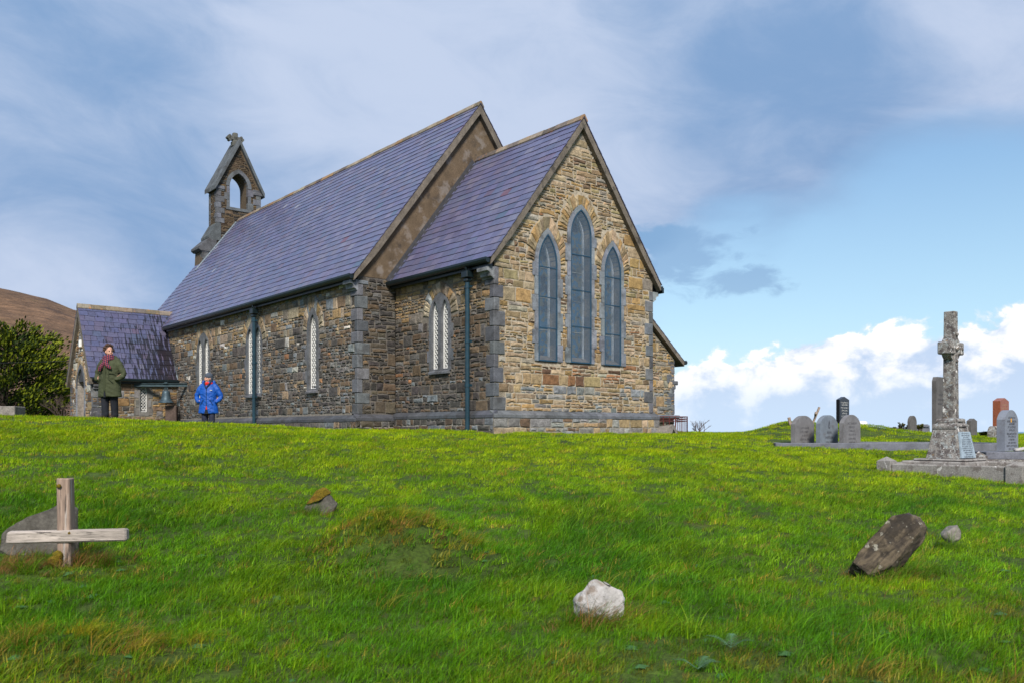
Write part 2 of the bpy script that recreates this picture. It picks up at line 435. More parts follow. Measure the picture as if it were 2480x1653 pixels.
class MB:
    def __init__(s):
        s.v, s.f, s.c = [], [], []

    def add(s, verts, faces, col=(1, 1, 1)):
        o = len(s.v)
        s.v += [tuple(q) for q in verts]
        s.f += [[i + o for i in q] for q in faces]
        s.c += [col] * len(verts)
        return s

    def box(s, lo, hi, col=(1, 1, 1), M=None):
        (a, b, c_), (d, e, f_) = lo, hi
        vs_ = [(a, b, c_), (d, b, c_), (d, e, c_), (a, e, c_), (a, b, f_), (d, b, f_), (d, e, f_), (a, e, f_)]
        if M:
            vs_ = [tuple(M @ Vector(q)) for q in vs_]
        return s.add(vs_, [(3, 2, 1, 0), (4, 5, 6, 7), (0, 1, 5, 4), (1, 2, 6, 5), (2, 3, 7, 6), (3, 0, 4, 7)], col)

    def cbox(s, lo, hi, ch=.01, col=(1, 1, 1), M=None, jit=0.0, rr=None):
        """box with chamfered edges (24 vertices)"""
        vs_, idx = [], {}
        for i in (0, 1):
            for j in (0, 1):
                for k in (0, 1):
                    p = [(lo, hi)[i][0], (lo, hi)[j][1], (lo, hi)[k][2]]
                    sg = [1 - 2 * i, 1 - 2 * j, 1 - 2 * k]
                    jt = [(rr or rnd).uniform(-jit, jit) for _ in range(3)] if jit else [0, 0, 0]
                    for a in range(3):
                        q = list(p)
                        for b in range(3):
                            if b != a:
                                q[b] += sg[b] * ch
                            q[b] += jt[b]
                        idx[(i, j, k, a)] = len(vs_)
                        vs_.append(tuple(q))
        fs = []
        for a in range(3):
            b, c_ = (a + 1) % 3, (a + 2) % 3
            for sd in (0, 1):
                loop = []
                for (u, w) in ((0, 0), (1, 0), (1, 1), (0, 1)):
                    k = [0, 0, 0]
                    k[a], k[b], k[c_] = sd, u, w
                    loop.append(idx[(*k, a)])
                fs.append(loop if sd else loop[::-1])
            for u in (0, 1):
                for w in (0, 1):
                    k0, k1 = [0, 0, 0], [0, 0, 0]
                    k0[a], k1[a] = 0, 1
                    k0[b] = k1[b] = u
                    k0[c_] = k1[c_] = w
                    q = [idx[(*k0, b)], idx[(*k1, b)], idx[(*k1, c_)], idx[(*k0, c_)]]
                    fs.append(q if (u ^ w) else q[::-1])
        for i in (0, 1):
            for j in (0, 1):
                for k in (0, 1):
                    t_ = [idx[(i, j, k, 0)], idx[(i, j, k, 1)], idx[(i, j, k, 2)]]
                    fs.append(t_ if (i + j + k) % 2 else t_[::-1])
        if M:
            vs_ = [tuple(M @ Vector(q)) for q in vs_]
        return s.add(vs_, fs, col)

    def tube(s, pts, rads, n=8, col=(1, 1, 1), cap=True, squash=None):
        pts = [Vector(p) for p in pts]
        if not hasattr(rads, '__len__'):
            rads = [rads] * len(pts)
        vs_, fs = [], []
        up = Vector((0, 0, 1))
        prev = None
        for i, p in enumerate(pts):
            d = (pts[min(i + 1, len(pts) - 1)] - pts[max(i - 1, 0)])
            d = d.normalized() if d.length > 1e-9 else up
            if prev is None:
                a = d.cross(up if abs(d.z) < .95 else Vector((1, 0, 0))).normalized()
            else:
                a = (prev - d * prev.dot(d)).normalized()
            prev = a
            b = d.cross(a)
            for k in range(n):
                t = 2 * math.pi * k / n
                ca, sa = math.cos(t) * rads[i], math.sin(t) * rads[i]
                q = p + a * ca + b * sa
                vs_.append(tuple(q))
        for i in range(len(pts) - 1):
            for k in range(n):
                k2 = (k + 1) % n
                fs.append((i * n + k, i * n + k2, (i + 1) * n + k2, (i + 1) * n + k))
        if cap:
            fs.append(tuple(range(n))[::-1])
            fs.append(tuple(range((len(pts) - 1) * n, len(pts) * n)))
        return s.add(vs_, fs, col)

    def lathe(s, prof, n=24, col=(1, 1, 1), M=None):
        vs_, fs = [], []
        for r, z in prof:
            for k in range(n):
                t = 2 * math.pi * k / n
                vs_.append((r * math.cos(t), r * math.sin(t), z))
        for i in range(len(prof) - 1):
            for k in range(n):
                k2 = (k + 1) % n
                fs.append((i * n + k, i * n + k2, (i + 1) * n + k2, (i + 1) * n + k))
        if M:
            vs_ = [tuple(M @ Vector(q)) for q in vs_]
        return s.add(vs_, fs, col)

    def extrude(s, loops, fn, o0, o1, col=(1, 1, 1), front=True, back=False, sides=True):
        """loops: outer loop (CCW) and hole loops in (s,z); fn(s,o,z)->point; o0 inner, o1 outer face"""
        tri = tessellate_polygon([[Vector((a, b, 0)) for a, b in lp] for lp in loops])
        flat = [q for lp in loops for q in lp]
        if front:
            vs_ = [fn(a, o1, b) for a, b in flat]
            fs = []
            for t in tri:
                (ax, ay), (bx, by), (cx, cy) = (flat[i] for i in t)
                ar = (bx - ax) * (cy - ay) - (cx - ax) * (by - ay)
                if abs(ar) > 1e-12:
                    fs.append(t if ar > 0 else t[::-1])
            s.add(vs_, fs, col)
        if back:
            vs_ = [fn(a, o0, b) for a, b in flat]
            fs = []
            for t in tri:
                (ax, ay), (bx, by), (cx, cy) = (flat[i] for i in t)
                ar = (bx - ax) * (cy - ay) - (cx - ax) * (by - ay)
                if abs(ar) > 1e-12:
                    fs.append(t if ar < 0 else t[::-1])
            s.add(vs_, fs, col)
        if sides:
            for li, lp in enumerate(loops):
                area = sum(lp[i][0] * lp[(i + 1) % len(lp)][1] - lp[(i + 1) % len(lp)][0] * lp[i][1] for i in range(len(lp)))
                seq = lp if (area > 0) == (li == 0) else lp[::-1]
                m = len(seq)
                vs_ = [fn(a, o0, b) for a, b in seq] + [fn(a, o1, b) for a, b in seq]
                s.add(vs_, [(i, (i + 1) % m, m + (i + 1) % m, m + i) for i in range(m)], col)
        return s

    def build(s, name, mat, parent=None, center=True, smooth=False, loc=None, rot=None, kind=None):
        if loc is None and center and s.v:
            n = len(s.v)
            lo = [min(q[i] for q in s.v) for i in range(3)]
            hi = [max(q[i] for q in s.v) for i in range(3)]
            cc = [(lo[i] + hi[i]) / 2 for i in range(3)]
            vv = [(q[0] - cc[0], q[1] - cc[1], q[2] - cc[2]) for q in s.v]
        else:
            cc, vv = (loc or (0, 0, 0)), s.v
        me = bpy.data.meshes.new(name)
        me.from_pydata(vv, [], s.f)
        at = me.attributes.new('Col', 'FLOAT_COLOR', 'POINT')
        buf = []
        for q in s.c:
            buf += [q[0], q[1], q[2], 1.0]
        at.data.foreach_set('color', buf)
        if smooth:
            me.polygons.foreach_set('use_smooth', [True] * len(me.polygons))
        me.materials.append(MAT[mat] if isinstance(mat, str) else mat)
        o = bpy.data.objects.new(name, me)
        C.objects.link(o)
        po = OFFS.get(parent.name, (0, 0, 0)) if parent else (0, 0, 0)
        OFFS[o.name] = cc if loc is None else (0, 0, 0)
        o.location = sub(cc, po)
        if rot:
            o.rotation_euler = rot
        if parent:
            o.parent = parent
        if kind:
            o['kind'] = kind
        return o


def empty(name, loc=(0, 0, 0), rz=0, parent=None):
    o = bpy.data.objects.new(name, None)
    o.empty_display_size = .1
    C.objects.link(o)
    o.location = loc
    o.rotation_euler = (0, 0, rz)
    if parent:
        o.parent = parent
    return o


def tag(o, label, cat, group=None):
    o['label'] = label
    o['category'] = cat
    if group:
        o['group'] = group
    return o


def wp(px, py, Y):
    return Vector(((px - 1240) / F * Y, Y, EYE + (HOR - py) / F * Y))


# ------------------------------------------------------------------ ground
YN = [0, 3, 4.5, 6.5, 9, 13, 16, 18.5, 21.5, 26, 32, 45]
GT = [
    (-.80, [-1.40, -1.30, -1.20, -1.00, -.65, -.15, .16, .37, .39, .25, .1, 0]),
    (-.50, [-1.40, -1.32, -1.22, -1.05, -.72, -.22, .08, .27, .20, -.05, -.1, -.1]),
    (-.36, [-1.40, -1.33, -1.23, -1.06, -.76, -.28, .07, .15, -.06, -.08, -.1, -.1]),
    (-.20, [-1.40, -1.33, -1.24, -1.08, -.80, -.36, -.09, .02, .0, -.02, -.05, -.1]),
    (.00, [-1.40, -1.33, -1.24, -1.10, -.83, -.48, -.22, -.05, -.05, -.05, -.05, -.1]),
    (.20, [-1.40, -1.33, -1.24, -1.10, -.86, -.56, -.33, -.18, -.08, -.06, -.06, -.2]),
    (.40, [-1.40, -1.33, -1.23, -1.09, -.90, -.64, -.48, -.36, -.22, -.12, -.10, -.6]),
    (.60, [-1.40, -1.33, -1.22, -1.08, -.93, -.70, -.56, -.42, -.26, -.15, -.12, -.8]),
    (.85, [-1.40, -1.33, -1.22, -1.07, -.95, -.74, -.60, -.46, -.30, -.2, -.2, -1.0]),
]
BUMPS = [  # X, Y, radius x, radius y, height
    (-1.0, 6.95, .62, .42, .34), (-.5, 6.7, .4, .3, .12), (-3.5, 6.3, .7, .4, .04), (-2.35, 4.45, .6, .35, .15), (1.0, 4.6, .9, .4, .06),
    (3.3, 5.0, .9, .5, .07), (7.85, 24.0, .9, 1.4, .33), (9.2, 24.3, 1.1, 1.3, .27), (10.4, 24.0, .8, 1.2, .20),
    (11.7, 23.0, .9, 1.1, .10), (-1.6, 8.2, .9, .5, .05), (2.0, 7.3, .8, .4, .05), (0.2, 10.5, 1.2, .7, .05), (-4.5, 10, 1.4, .8, .05),
]


def hermite(ys, t):
    if t <= YN[0]:
        return ys[0]
    if t >= YN[-1]:
        return ys[-1]
    i = 0
    while YN[i + 1] < t:
        i += 1
    def slope(k):
        if k == 0 or k == len(YN) - 1:
            return 0
        return (ys[k + 1] - ys[k - 1]) / (YN[k + 1] - YN[k - 1])
    h = YN[i + 1] - YN[i]
    u = (t - YN[i]) / h
    return ((2 * u ** 3 - 3 * u * u + 1) * ys[i] + (u ** 3 - 2 * u * u + u) * h * slope(i)
            + (-2 * u ** 3 + 3 * u * u) * ys[i + 1] + (u ** 3 - u * u) * h * slope(i + 1))


def sstep(a, b, x):
    t = max(0, min(1, (x - a) / (b - a)))
    return t * t * (3 - 2 * t)


def gz(X, Y):
    Yc = max(Y, 4.0)
    r = X / Yc
    r = max(-.8, min(.85, r))
    i = 0
    while i < len(GT) - 2 and GT[i + 1][0] < r:
        i += 1
    a, b = GT[i], GT[i + 1]
    u = (r - a[0]) / (b[0] - a[0])
    z = hermite(a[1], Y) * (1 - u) + hermite(b[1], Y) * u
    for bx, by, rx, ry, h in BUMPS:
        q = ((X - bx) / rx) ** 2 + ((Y - by) / ry) ** 2
        if q < 9:
            z += h * math.exp(-q)
    d = math.hypot(X, Y)
    z += .045 * noise.noise((X * .45, Y * .45, 3)) + .030 * noise.noise((X * 1.5, Y * 1.5, 9)) + .014 * noise.noise((X * 4, Y * 4, 5))
    # land ends over the sea to the right and behind, runs to the hill on the left
    ang = math.atan2(X, Y)
    lf = sstep(-.12, -.4, ang) * sstep(-2.6, -2.0, ang)
    edge = sstep(55, 120, d) * (1 - lf)
    return EYE + z - 32 * edge + lf * sstep(60, 220, d) * 3


def make_ground():
    mb = MB()
    rs = [0.0]
    r = .6
    while r < 36:
        rs.append(r)
        r *= 1.045
    while r < 420:
        rs.append(r)
        r *= 1.16
    angs = []
    a = -180.0
    while a < 180 - 1e-6:
        angs.append(a)
        a += 1.0 if -42 <= a < 42 else 6.0
    n = len(angs)
    vs_ = [(0, 0, gz(0, 0))]
    for r in rs[1:]:
        for a in angs:
            x, y = r * math.sin(R(a)), r * math.cos(R(a))
            vs_.append((x, y, gz(x, y)))
    fs = []
    for k in range(n):
        fs.append((0, 1 + (k + 1) % n, 1 + k))
    for i in range(len(rs) - 2):
        o = 1 + i * n
        for k in range(n):
            k2 = (k + 1) % n
            fs.append((o + k, o + k2, o + n + k2, o + n + k))
    mb.add(vs_, fs)
    mt = material('turf_soil', (.045, .075, .008), rough=1.0, grain=[(1.3, .3), (8, .35), (40, .4)],
                  patches=[((.10, .085, .02), 1.1, .56, .70, .5), ((.045, .03, .012), 6, .60, .72, .6)], bump=[(30, 1.0, .03)])
    o = mb.build('ground', mt, center=False, smooth=True)
    o['kind'] = 'structure'
    tag(o, 'grassy churchyard ground sloping up to the church', 'ground')
    return o


make_ground()


def make_sea():
    mb = MB()
    n = 64
    mb.add([(0, 0, 0)] + [(45000 * math.cos(2 * math.pi * k / n), 45000 * math.sin(2 * math.pi * k / n), 0) for k in range(n)],
           [(0, 1 + k, 1 + (k + 1) % n) for k in range(n)])
    mt = material('sea_water', (.055, .17, .30), rough=.35, spec=.4, grain=[(.01, .2), (.05, .15)], bump=[(.3, .4, .5)])
    o = mb.build('sea', mt, center=False, loc=(0, 0, EYE - 26))
    o['kind'] = 'structure'
    tag(o, 'strip of blue sea on the horizon behind the graves', 'sea')


make_sea()


def make_hill():
    prof = [(-2.2, 780), (-1.6, 640), (-1.1, 600), (-.85, 625), (-.605, 690), (-.554, 718), (-.517, 750), (-.42, 800), (-.3, 880), (-.15, 960), (0.0, 1030), (.12, 1060)]

    def py(r):
        for (a, ya), (b, yb) in zip(prof, prof[1:]):
            if r <= b:
                return ya + (yb - ya) * max(0, (r - a)) / (b - a)
        return prof[-1][1]
    mb = MB()
    vs_, fs = [], []
    NR, NY = 150, 70
    for j in range(NY):
        v = j / (NY - 1)
        Y = 190 + 560 * v
        for i in range(NR):
            r = -2.2 + 2.32 * i / (NR - 1)
            sk = (HOR - py(r)) / F * 700
            h = sk * (Y / 700 if Y < 700 else 1.0) * sstep(-.12, 1.0, (Y - 190) / 510) * (1 - .35 * sstep(700, 760, Y))
            X = r * min(Y, 700)
            h += (3.0 * noise.noise((X * .012, Y * .012, 1)) + 1.4 * noise.noise((X * .04, Y * .04, 5)) + .5 * noise.noise((X * .15, Y * .15, 8))) * min(1, v * 3)
            vs_.append((X, Y, EYE - 1.5 + h))
    for j in range(NY - 1):
        for i in range(NR - 1):
            fs.append((j * NR + i, j * NR + i + 1, (j + 1) * NR + i + 1, (j + 1) * NR + i))
    mb.add(vs_, fs)
    mt = material('heather_hillside', (.13, .075, .042), rough=1.0, grain=[(.03, .3), (.25, .45), (1.2, .45)], stretch=(.45, .45, 1.8),
                  patches=[((.055, .032, .022), .05, .50, .66, .75), ((.19, .125, .045), .035, .55, .70, .65), ((.09, .08, .025), .09, .62, .74, .6)], bump=[(.35, 1.0, 1.5)])
    o = mb.build('hill', mt, center=False, smooth=True)
    o['kind'] = 'structure'
    tag(o, 'brown heather-covered hillside behind the porch', 'hill')


make_hill()

# ------------------------------------------------------------------ church
CH = empty('church', (-.395, 18.7, EYE), R(-50))
tag(CH, 'old stone church with purple slate roofs, three east lancets and a bellcote', 'church')
ORIG = Vector((-.395, 18.7, EYE))
E_ = Vector((math.sin(R(40)), -math.cos(R(40)), 0))
N_ = Vector((math.cos(R(40)), math.sin(R(40)), 0))


def loc2w(x, y, z=0):
    return ORIG + E_ * x + N_ * y + Vector((0, 0, z))


def fnE(x0): return lambda s, o, z: (x0 + o, s, z)
def fnS(y0): return lambda s, o, z: (s, y0 - o, z)


W, LC, OFF, XW = 5.3, 4.05, 1.1, -21.5
YN_ = W + OFF                       # nave north wall
MID = W / 2
PITCH = math.atan(1.309)
CEAVE, NEAVE = 3.78, 3.86           # slate edge heights
CRID = CEAVE + 1.309 * (MID + .2)
NRID = NEAVE + 1.309 * (MID + OFF + .2)


def clip_poly(poly, a, b, c):
    out = []
    n = len(poly)
    for i in range(n):
        p, q = poly[i], poly[(i + 1) % n]
        dp, dq = a * p[0] + b * p[1] - c, a * q[0] + b * q[1] - c
        if dp <= 0:
            out.append(p)
        if dp * dq < 0:
            t = dp / (dp - dq)
            out.append((p[0] + (q[0] - p[0]) * t, p[1] + (q[1] - p[1]) * t))
    return out


def area(poly):
    return .5 * sum(poly[i][0] * poly[(i + 1) % len(poly)][1] - poly[(i + 1) % len(poly)][0] * poly[i][1] for i in range(len(poly)))


def stone(mb, fn, poly, rg, proud, col, gap=.012, rough=1.0):
    """one stone: outline with jittered corners, sides sunk in the mortar, uneven pillowed face"""
    pts = []
    n = len(poly)
    for i in range(n):
        p, q = poly[i], poly[(i + 1) % n]
        pts.append(p)
        L = math.hypot(q[0] - p[0], q[1] - p[1])
        if L > .13 and len(pts) < 10:
            t = rg.uniform(.35, .65)
            pts.append((p[0] + (q[0] - p[0]) * t, p[1] + (q[1] - p[1]) * t))
    m = len(pts)
    cs, cz = sum(p[0] for p in pts) / m, sum(p[1] for p in pts) / m
    j = .015 * rough
    sh = []
    for p in pts:
        dx, dz = cs - p[0], cz - p[1]
        hx, hz = max(abs(dx), 1e-4), max(abs(dz), 1e-4)
        sh.append((p[0] + math.copysign(min(gap, hx * .5), dx) * (1 if hx > .01 else 0) + rg.uniform(-j, j),
                   p[1] + math.copysign(min(gap, hz * .5), dz) * (1 if hz > .01 else 0) + rg.uniform(-j, j)))
    h = min(max(p[0] for p in pts) - min(p[0] for p in pts), max(p[1] for p in pts) - min(p[1] for p in pts))
    ins = min(.022, h * .22)
    ring2 = []
    for p in sh:
        dx, dz = cs - p[0], cz - p[1]
        L = math.hypot(dx, dz) + 1e-6
        ring2.append((p[0] + dx / L * ins * rg.uniform(.7, 1.4), p[1] + dz / L * ins * rg.uniform(.7, 1.4)))
    v = [fn(a, -.02, b) for a, b in sh] + [fn(a, proud * .35, b) for a, b in sh] \
        + [fn(a, proud * rg.uniform(.7, 1.25), b) for a, b in ring2] \
        + [fn(cs + rg.uniform(-.03, .03) * min(1, h * 4), proud * rg.uniform(.8, 1.6), cz + rg.uniform(-.02, .02) * min(1, h * 4))]
    f = []
    for k in range(2):
        for i in range(m):
            i2 = (i + 1) % m
            f.append((k * m + i, k * m + i2, (k + 1) * m + i2, (k + 1) * m + i))
    for i in range(m):
        f.append((2 * m + i, 2 * m + (i + 1) % m, 3 * m))
    mb.add(v, f, col)


def rubble(s0, s1, z0, z1, rg, band=(.20, .40), seg=(.35, 1.0), thin=(.055, .16), big=.3, aspect=(1.4, 4.2)):
    """snecked rubble: bands cut in segments, each one large stone or several thin layers"""
    out = []
    z = z0
    while z < z1 - .02:
        bh = rg.uniform(*band)
        if z1 - z - bh < .09:
            bh = z1 - z
        s = s0
        while s < s1 - 1e-6:
            sw = rg.uniform(*seg)
            if s1 - s - sw < .15:
                sw = s1 - s
            k = rg.random()
            if k < big:
                w = 0
                while w < sw - 1e-6:
                    ww = min(sw - w, rg.uniform(.7, 2.4) * bh)
                    if sw - w - ww < .1:
                        ww = sw - w
                    out.append((s + w, s + w + ww, z, z + bh))
                    w += ww
            else:
                zz = 0
                while zz < bh - 1e-6:
                    hh = min(bh - zz, rg.uniform(*thin))
                    if bh - zz - hh < .045:
                        hh = bh - zz
                    w = 0
                    while w < sw - 1e-6:
                        ww = min(sw - w, max(.1, hh * rg.uniform(*aspect)))
                        if sw - w - ww < .08:
                            ww = sw - w
                        out.append((s + w, s + w + ww, z + zz, z + zz + hh))
                        w += ww
                    zz += hh
            s += sw
        z += bh
    return out


def fit(rects, blocks=(), planes=()):
    """cut the stones round the openings (blocks: fn(z)->list of (a,b)) and by half planes"""
    out = []
    for a, b, z0, z1 in rects:
        iv = [(a, b)]
        for bl in blocks:
            cut = []
            for zq in (z0 + .01, (z0 + z1) / 2, z1 - .01):
                cut += bl(zq)
            for (u, w) in cut:
                nv = []
                for (p, q) in iv:
                    if w <= p or u >= q:
                        nv.append((p, q))
                    else:
                        if u - p > .045:
                            nv.append((p, u))
                        if q - w > .045:
                            nv.append((w, q))
                iv = nv
        for p, q in iv:
            poly = [(p, z0), (q, z0), (q, z1), (p, z1)]
            for pl in planes:
                poly = clip_poly(poly, *pl)
                if len(poly) < 3:
                    break
            if len(poly) >= 3 and area(poly) > .0022:
                out.append(poly)
    return out


def lay_stones(parent, fn, polys, colf, rg, nobj, proud=(.012, .034), name='stone', rough=1.0, mat='stone', visfn=None):
    """the nobj largest become objects of their own, the rest one joined part"""
    polys = sorted(polys, key=lambda p: -(visfn(p) if visfn else area(p)))
    rest = MB()
    for i, p in enumerate(polys):
        cs, cz = sum(q[0] for q in p) / len(p), sum(q[1] for q in p) / len(p)
        col = colf(cs, cz, rg)
        pr = rg.uniform(*proud)
        if i < nobj:
            mb = MB()
            stone(mb, fn, p, rg, pr, col, rough=rough)
            mb.build(name, mat, parent)
        else:
            stone(rest, fn, p, rg, pr, col, rough=rough)
    if rest.v:
        rest.build(name + '_infill', mat, parent, kind='stuff')


def arch_R(w, zs, za):
    h = za - zs
    return (w * w / 4 + h * h) / w


def lancet(c, w, z0, zs, za, d=0.0, n=7, db=None):
    """pointed outline, CCW from bottom left, offset outward by d (bottom by db)"""
    Rr = arch_R(w, zs, za)
    db = d if db is None else db
    out = [(c - w / 2 - d, z0 - db), (c + w / 2 + d, z0 - db)]
    cx = w / 2 - Rr
    top = math.acos(max(-1, min(1, -cx / (Rr + d))))
    for i in range(n + 1):
        a = top * i / n
        out.append((c + cx + (Rr + d) * math.cos(a), zs + (Rr + d) * math.sin(a)))
    for i in range(n - 1, -1, -1):
        a = top * i / n
        out.append((c - cx - (Rr + d) * math.cos(a), zs + (Rr + d) * math.sin(a)))
    return out


def half_w(w, zs, za, z, d):
    Rr = arch_R(w, zs, za)
    if z <= zs:
        return w / 2 + d
    q = (Rr + d) ** 2 - (z - zs) ** 2
    return (math.sqrt(q) + w / 2 - Rr) if q > 0 else -1


def fan(c, w, zs, za, d0, d1, n, rg, a0=4):
    """wedge stones radiating round a pointed arch"""
    Rr = arch_R(w, zs, za)
    m = w / 2 - Rr
    def pt(phi, d):
        mir = phi > math.pi / 2
        p = math.pi - phi if mir else phi
        t = m * math.cos(p) + math.sqrt((m * math.cos(p)) ** 2 - m * m + (Rr + d) ** 2)
        return (c + (-1 if mir else 1) * t * math.cos(p), zs + t * math.sin(p))
    out = []
    cuts = [0.0]
    for i in range(n):
        cuts.append(cuts[-1] + rg.uniform(.6, 1.4))
    cuts = [R(a0) + (math.pi - 2 * R(a0)) * q / cuts[-1] for q in cuts]
    for a, b in zip(cuts, cuts[1:]):
        dd = d1 * rg.uniform(.86, 1.06)
        out.append([pt(a, d0), pt(a, dd), pt(b, dd), pt(b, d0)])
    return out


LIME = (.112, .116, .127)


def vary(c, rg, a=.18):
    k = 1 + rg.uniform(-a, a)
    return (c[0] * k * rg.uniform(.96, 1.04), c[1] * k * rg.uniform(.97, 1.03), c[2] * k * rg.uniform(.95, 1.05))


def pick(rg, opts):
    t = rg.random() * sum(w for _, w in opts)
    for c, w in opts:
        t -= w
        if t <= 0:
            return vary(c, rg, .28)
    return opts[-1][0]


TAN, OCH, BUF, BRN = (.265, .188, .105), (.29, .185, .078), (.315, .24, .155), (.15, .10, .062)
GRY, BGR, DRK, RST, PAL = (.20, .195, .185), (.185, .205, .215), (.060, .054, .050), (.25, .125, .06), (.46, .43, .38)


def col_gable(s, z, rg):
    if z < .30:
        return pick(rg, [(GRY, 3), (TAN, 2), (BRN, 1.5), ((.19, .2, .2), 1.5), (BUF, 1)])
    if z < 1.15:
        return pick(rg, [(TAN, 3), (BUF, 3), (GRY, 2.2), ((.17, .185, .185), 1.4), (BRN, .7), (OCH, 1)])
    if z < 1.62 and min(abs(s - 1.58), abs(s - 2.67), abs(s - 3.77)) < .3:
        return pick(rg, [(RST, 1.5), (BRN, 3), ((.09, .05, .03), 2)])
    return pick(rg, [(TAN, 4), (OCH, 2.2), (BUF, 4), (BRN, .8), (RST, .25), ((.26, .235, .19), 1.6), ((.24, .19, .10), 1.5)])


def col_nave(s, z, rg):
    if z > 2.85 + .3 * math.sin(s * 1.7) + .2 * math.sin(s * 4.1):
        return pick(rg, [((.26, .175, .085), 2), ((.24, .175, .105), 3.5), (BGR, 1.3), ((.29, .23, .16), 1.5), (BRN, 1.4), (PAL, .25), ((.18, .155, .125), 1.8)])
    if z > 1.0:
        return pick(rg, [((.13, .09, .058), 3), (DRK, 2.6), ((.095, .083, .072), 3.2), ((.15, .145, .138), 1.4), ((.14, .155, .162), .9), ((.22, .16, .10), .9), (RST, .12), (PAL, .13)])
    return pick(rg, [(DRK, 3.4), ((.11, .08, .055), 1.8), ((.085, .078, .072), 2.8), ((.14, .135, .13), .9), ((.13, .145, .152), .9), ((.2, .15, .1), .25)])


def col_chs(s, z, rg):
    if z > 2.75:
        return pick(rg, [((.24, .175, .105), 3), ((.25, .165, .08), 2), (BUF, .4), ((.135, .095, .06), 2), ((.15, .13, .105), 1.5)])
    if z > 1.2:
        return pick(rg, [((.11, .075, .048), 3.0), (DRK, 3.4), ((.088, .072, .058), 3), (RST, .18), ((.14, .135, .128), .5), ((.2, .145, .09), .3)])
    return pick(rg, [(DRK, 3), ((.10, .07, .048), 1.6), ((.085, .078, .072), 2), ((.14, .155, .165), 1.0)])


def col_dark(s, z, rg):
    return pick(rg, [((.045, .04, .038), 3.6), ((.10, .072, .046), 2.2), ((.10, .097, .092), .9), ((.075, .062, .045), 2)])


def col_porch(s, z, rg):
    return pick(rg, [(OCH, 2.5), (BRN, 2.5), (TAN, 2), (GRY, 1), (DRK, .8)])


def quoins(parent, cx, cy, dx, dy, z0, z1, rg, la=.29, sa=.13, h=.30, proud=.020, start=0, jx=0.0):
    """corner blocks; dx,dy = direction (+-1) in which the walls run away from the corner; returns the rows"""
    rows = []
    z = z0
    k = start
    while z < z1 - .05:
        hh = min(h * rg.uniform(.86, 1.14), z1 - z)
        if z1 - z - hh < .1:
            hh = z1 - z
        a, b = (la, sa) if k % 2 else (sa, la)
        a *= rg.uniform(.85, 1.15)
        b *= rg.uniform(.85, 1.15)
        xs = sorted((cx - dx * proud, cx + dx * a))
        ys = sorted((cy - dy * proud, cy + dy * b))
        MB().cbox((xs[0], ys[0], z + .004), (xs[1], ys[1], z + hh - .004), .014, vary(LIME, rg, .32), jit=.006, rr=rg).build('quoin', 'limestone', parent)
        rows.append((z, z + hh, a, b))
        z += hh
        k += 1
    return rows


def qblock(rows, pos, sg, which):
    """blocked interval along a wall: from the corner pos in direction sg over the quoin length"""
    def f(z):
        for r in rows:
            if r[0] <= z <= r[1]:
                L = r[2 if which == 'x' else 3]
                return [tuple(sorted((pos - sg * .2, pos + sg * (L + .006))))]
        return []
    return f


def dressed(parent, fn, loops, o0, o1, name='jamb_stone', col=None, rg=rnd):
    mb = MB()
    mb.extrude(loops, fn, o0, o1, col or vary(LIME, rg, .16))
    return mb.build(name, 'limestone', parent)


def rect(a, b, z0, z1):
    return [(a, z0), (b, z0), (b, z1), (a, z1)]


def arc_blocks(parent, fn, c, w, zs, za, t, o0, o1, rg, n=3, col=LIME):
    Rr = arch_R(w, zs, za)
    m = w / 2 - Rr
    ti = math.acos(max(-1, min(1, -m / Rr)))
    to = math.acos(max(-1, min(1, -m / (Rr + t))))
    for sg in (1, -1):
        for k in range(n):
            pin, pou = [], []
            for q in range(4):
                u = (k + q / 3) / n
                a, b = ti * u, to * u
                pin.append((c + sg * (m + Rr * math.cos(a)), zs + Rr * math.sin(a)))
                pou.append((c + sg * (m + (Rr + t) * math.cos(b)), zs + (Rr + t) * math.sin(b)))
            lp = pou + pin[::-1]
            if area(lp) < 0:
                lp = lp[::-1]
            dressed(parent, fn, [lp], o0, o1, 'arch_stone', rg=rg, col=vary(col, rg, .14))


def lattice(parent, fn, c, w, z0, zs, za, o):
    """white glazing bars: border, two uprights, margin bars and a column of diamonds"""
    mb = MB()
    t = .013
    mb.extrude([lancet(c, w, z0, zs, za, -.002, 6), lancet(c, w, z0, zs, za, -.022, 6)], fn, o, o + .022)
    def bar(a, b, th=t):
        dx, dz = b[0] - a[0], b[1] - a[1]
        L = math.hypot(dx, dz)
        if L < .008:
            return
        nx, nz = -dz / L * th / 2, dx / L * th / 2
        mb.extrude([[(a[0] - nx, a[1] - nz), (b[0] - nx, b[1] - nz), (b[0] + nx, b[1] + nz), (a[0] + nx, a[1] + nz)]], fn, o + .002, o + .016)

    def inside(p):
        return z0 + .01 < p[1] < za and abs(p[0] - c) <= max(0, half_w(w, zs, za, p[1], -.004))
    p = .135 if w > .3 else .115
    rise = w * 1.25
    for sg in (-1, 1):
        z = z0 - rise
        while z < za:
            seg = [(c + sg * (-w / 2 + w * k / 8), z + rise * k / 8) for k in range(9)]
            run = [q for q in seg if inside(q)]
            if len(run) >= 2:
                bar(run[0], run[-1], .011)
            z += p
    for z in (z0 + .09, z0 + (zs - z0) * .52, zs):
        bar((c - w / 2, z), (c + w / 2, z), .012)
    return mb.build('glazing_bars', 'white', parent)


rg = random.Random(11)

